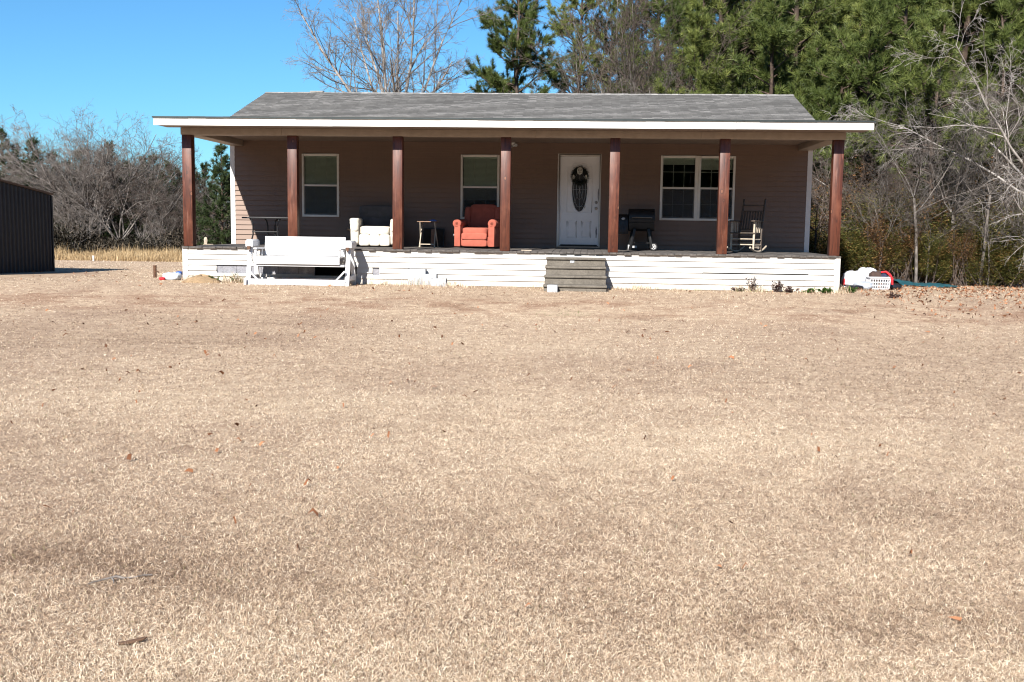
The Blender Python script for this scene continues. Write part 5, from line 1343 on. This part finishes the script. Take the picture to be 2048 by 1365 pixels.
for i, (px, Y, s_, lab) in enumerate([(72, 42, .80, 'pine with a pointed top in the far treeline above the shed'), (5, 43, .88, None), (38, 44, .78, None), (110, 43, .72, None), (335, 42, .66, None), (225, 44, .80, None), (445, 36, .70, 'bushy pine of the far treeline visible beside the left house corner'), (480, 42, .72, None), (412, 43, .66, None), (165, 43, .74, None), (-30, 50, 1.0, None), (290, 43, .70, None), (385, 43, .64, None), (255, 42, .66, None), (140, 42, .66, None), (310, 44, .72, None), (355, 43, .62, None)]):
    make('pine_tree', lab or 'dark green pine behind the bare trees of the far left treeline', 'tree', pL, (M['barkpine'], M['needled']), ground_px(px, Y), i * 2.1, s_, GLP)

# ---- far woods and brush that read as one mass
def mass(name, label, spots, h, n, size, mat, seed, W=.4):
    rg = np.random.default_rng(seed); P = []
    per = n // len(spots)
    for (x, y, r, hh) in spots:
        a = rg.uniform(0, 6.28, per); rr = r * np.sqrt(rg.uniform(0, 1, per)); z = hh * rg.uniform(0, 1, per) ** .9 * (1 - .35 * (rr / r) ** 2)
        P.append(np.stack([x + rr * np.cos(a), y + rr * np.sin(a) * .7, gz(np.full(per, x), np.full(per, y)) + z], -1))
    P = np.concatenate(P); m_ = len(P); L_ = size * rg.uniform(.5, 1.4, m_)
    tt_ = np.clip(.45 + .2 * rg.normal(0, 1, m_) + .2 * np.sin(P[:, 0] * 1.3 + P[:, 2] * 2), 0, 1)
    tag(link(name, blade_mesh(name, P, rg.uniform(0, 6.28, m_), L_, rg.uniform(-.2, 1.2, m_) * size, L_ * W, tt_, seed + 1), M[mat]), label, 'wood', kind='stuff')
rnd = random.Random(77)
spots = []
for k in range(46):
    px = rnd.uniform(-90, 520); Y = rnd.uniform(46, 58); x, y, _ = ground_px(px, Y); spots.append((x, y, rnd.uniform(1.5, 3), rnd.uniform(3.0, 5.4)))
for k in range(22):
    px = rnd.uniform(480, 1000); Y = rnd.uniform(43, 50); x, y, _ = ground_px(px, Y); spots.append((x, y, rnd.uniform(1.5, 2.6), rnd.uniform(2.5, 4)))
for k in range(34):
    px = rnd.uniform(60, 480); Y = rnd.uniform(38.5, 41.5); x, y, _ = ground_px(px, Y); spots.append((x, y, rnd.uniform(.6, 1.3), rnd.uniform(.9, 2.4)))
mass('far_brush', 'dark tangled brush filling the far treeline left of the house', spots, 1, 80000, .22, 'brush', 81, .3)
spots = []
for k in range(70):
    px = rnd.uniform(1180, 2260); Y = rnd.uniform(34, 48); x, y, _ = ground_px(px, Y); spots.append((x, y, rnd.uniform(2, 3.5), rnd.uniform(7, 15)))
for k in range(26):
    px = rnd.uniform(1600, 2200); Y = rnd.uniform(15, 26); x, y, _ = ground_px(px, Y); spots.append((x, y, rnd.uniform(1.5, 2.4), rnd.uniform(3, 5)))
mass('far_wood', 'dark evergreen wood closing the view behind the pines on the right', spots, 1, 150000, .30, 'needled', 83, .16)

spots = []
for k in range(60):
    spots.append((-70 + k * 2.4 + rnd.uniform(-1, 1), -66 + rnd.uniform(-5, 5), rnd.uniform(3, 4.5), rnd.uniform(13, 20)))
mass('roadside_wood', 'wood across the road behind the viewer, mirrored in the window panes', spots, 1, 60000, 2.2, 'needled', 85, .7)

# ---- tall straw grass along the far treeline and rough grass in the field
def tall():
    rg = np.random.default_rng(91); n = 26000
    px = rg.uniform(-60, 480, n); Y = rg.uniform(31, 39.5, n)
    q = np.array([FW.x, FW.y]); X = np.array([at(-60, 450, y).x for y in (31, 39.5)]); X2 = np.array([at(480, 450, y).x for y in (31, 39.5)])
    u = (px + 60) / 540; f = (Y - 31) / 8.5; x = (X[0] * (1 - f) + X[1] * f) * (1 - u) + (X2[0] * (1 - f) + X2[1] * f) * u
    cl = vnoise(x, Y, .9, 4)
    h = (.30 + .5 * f) * (1 + .45 * cl) * rg.uniform(.5, 1.2, n); P = np.stack([x, Y, gz(x, Y) - .02], -1)
    me = blade_mesh('tall_grass', P, rg.uniform(0, 6.28, n), h * .3, np.maximum(h, .08) * .75, np.full(n, .022), np.clip(.55 + .2 * rg.normal(0, 1, n) + .15 * cl, 0, 1), 92, 1.25)
    tag(link('tall_grass', me, M['tall']), 'tall dry straw grass along the foot of the far treeline', 'grass', kind='stuff')
tall()
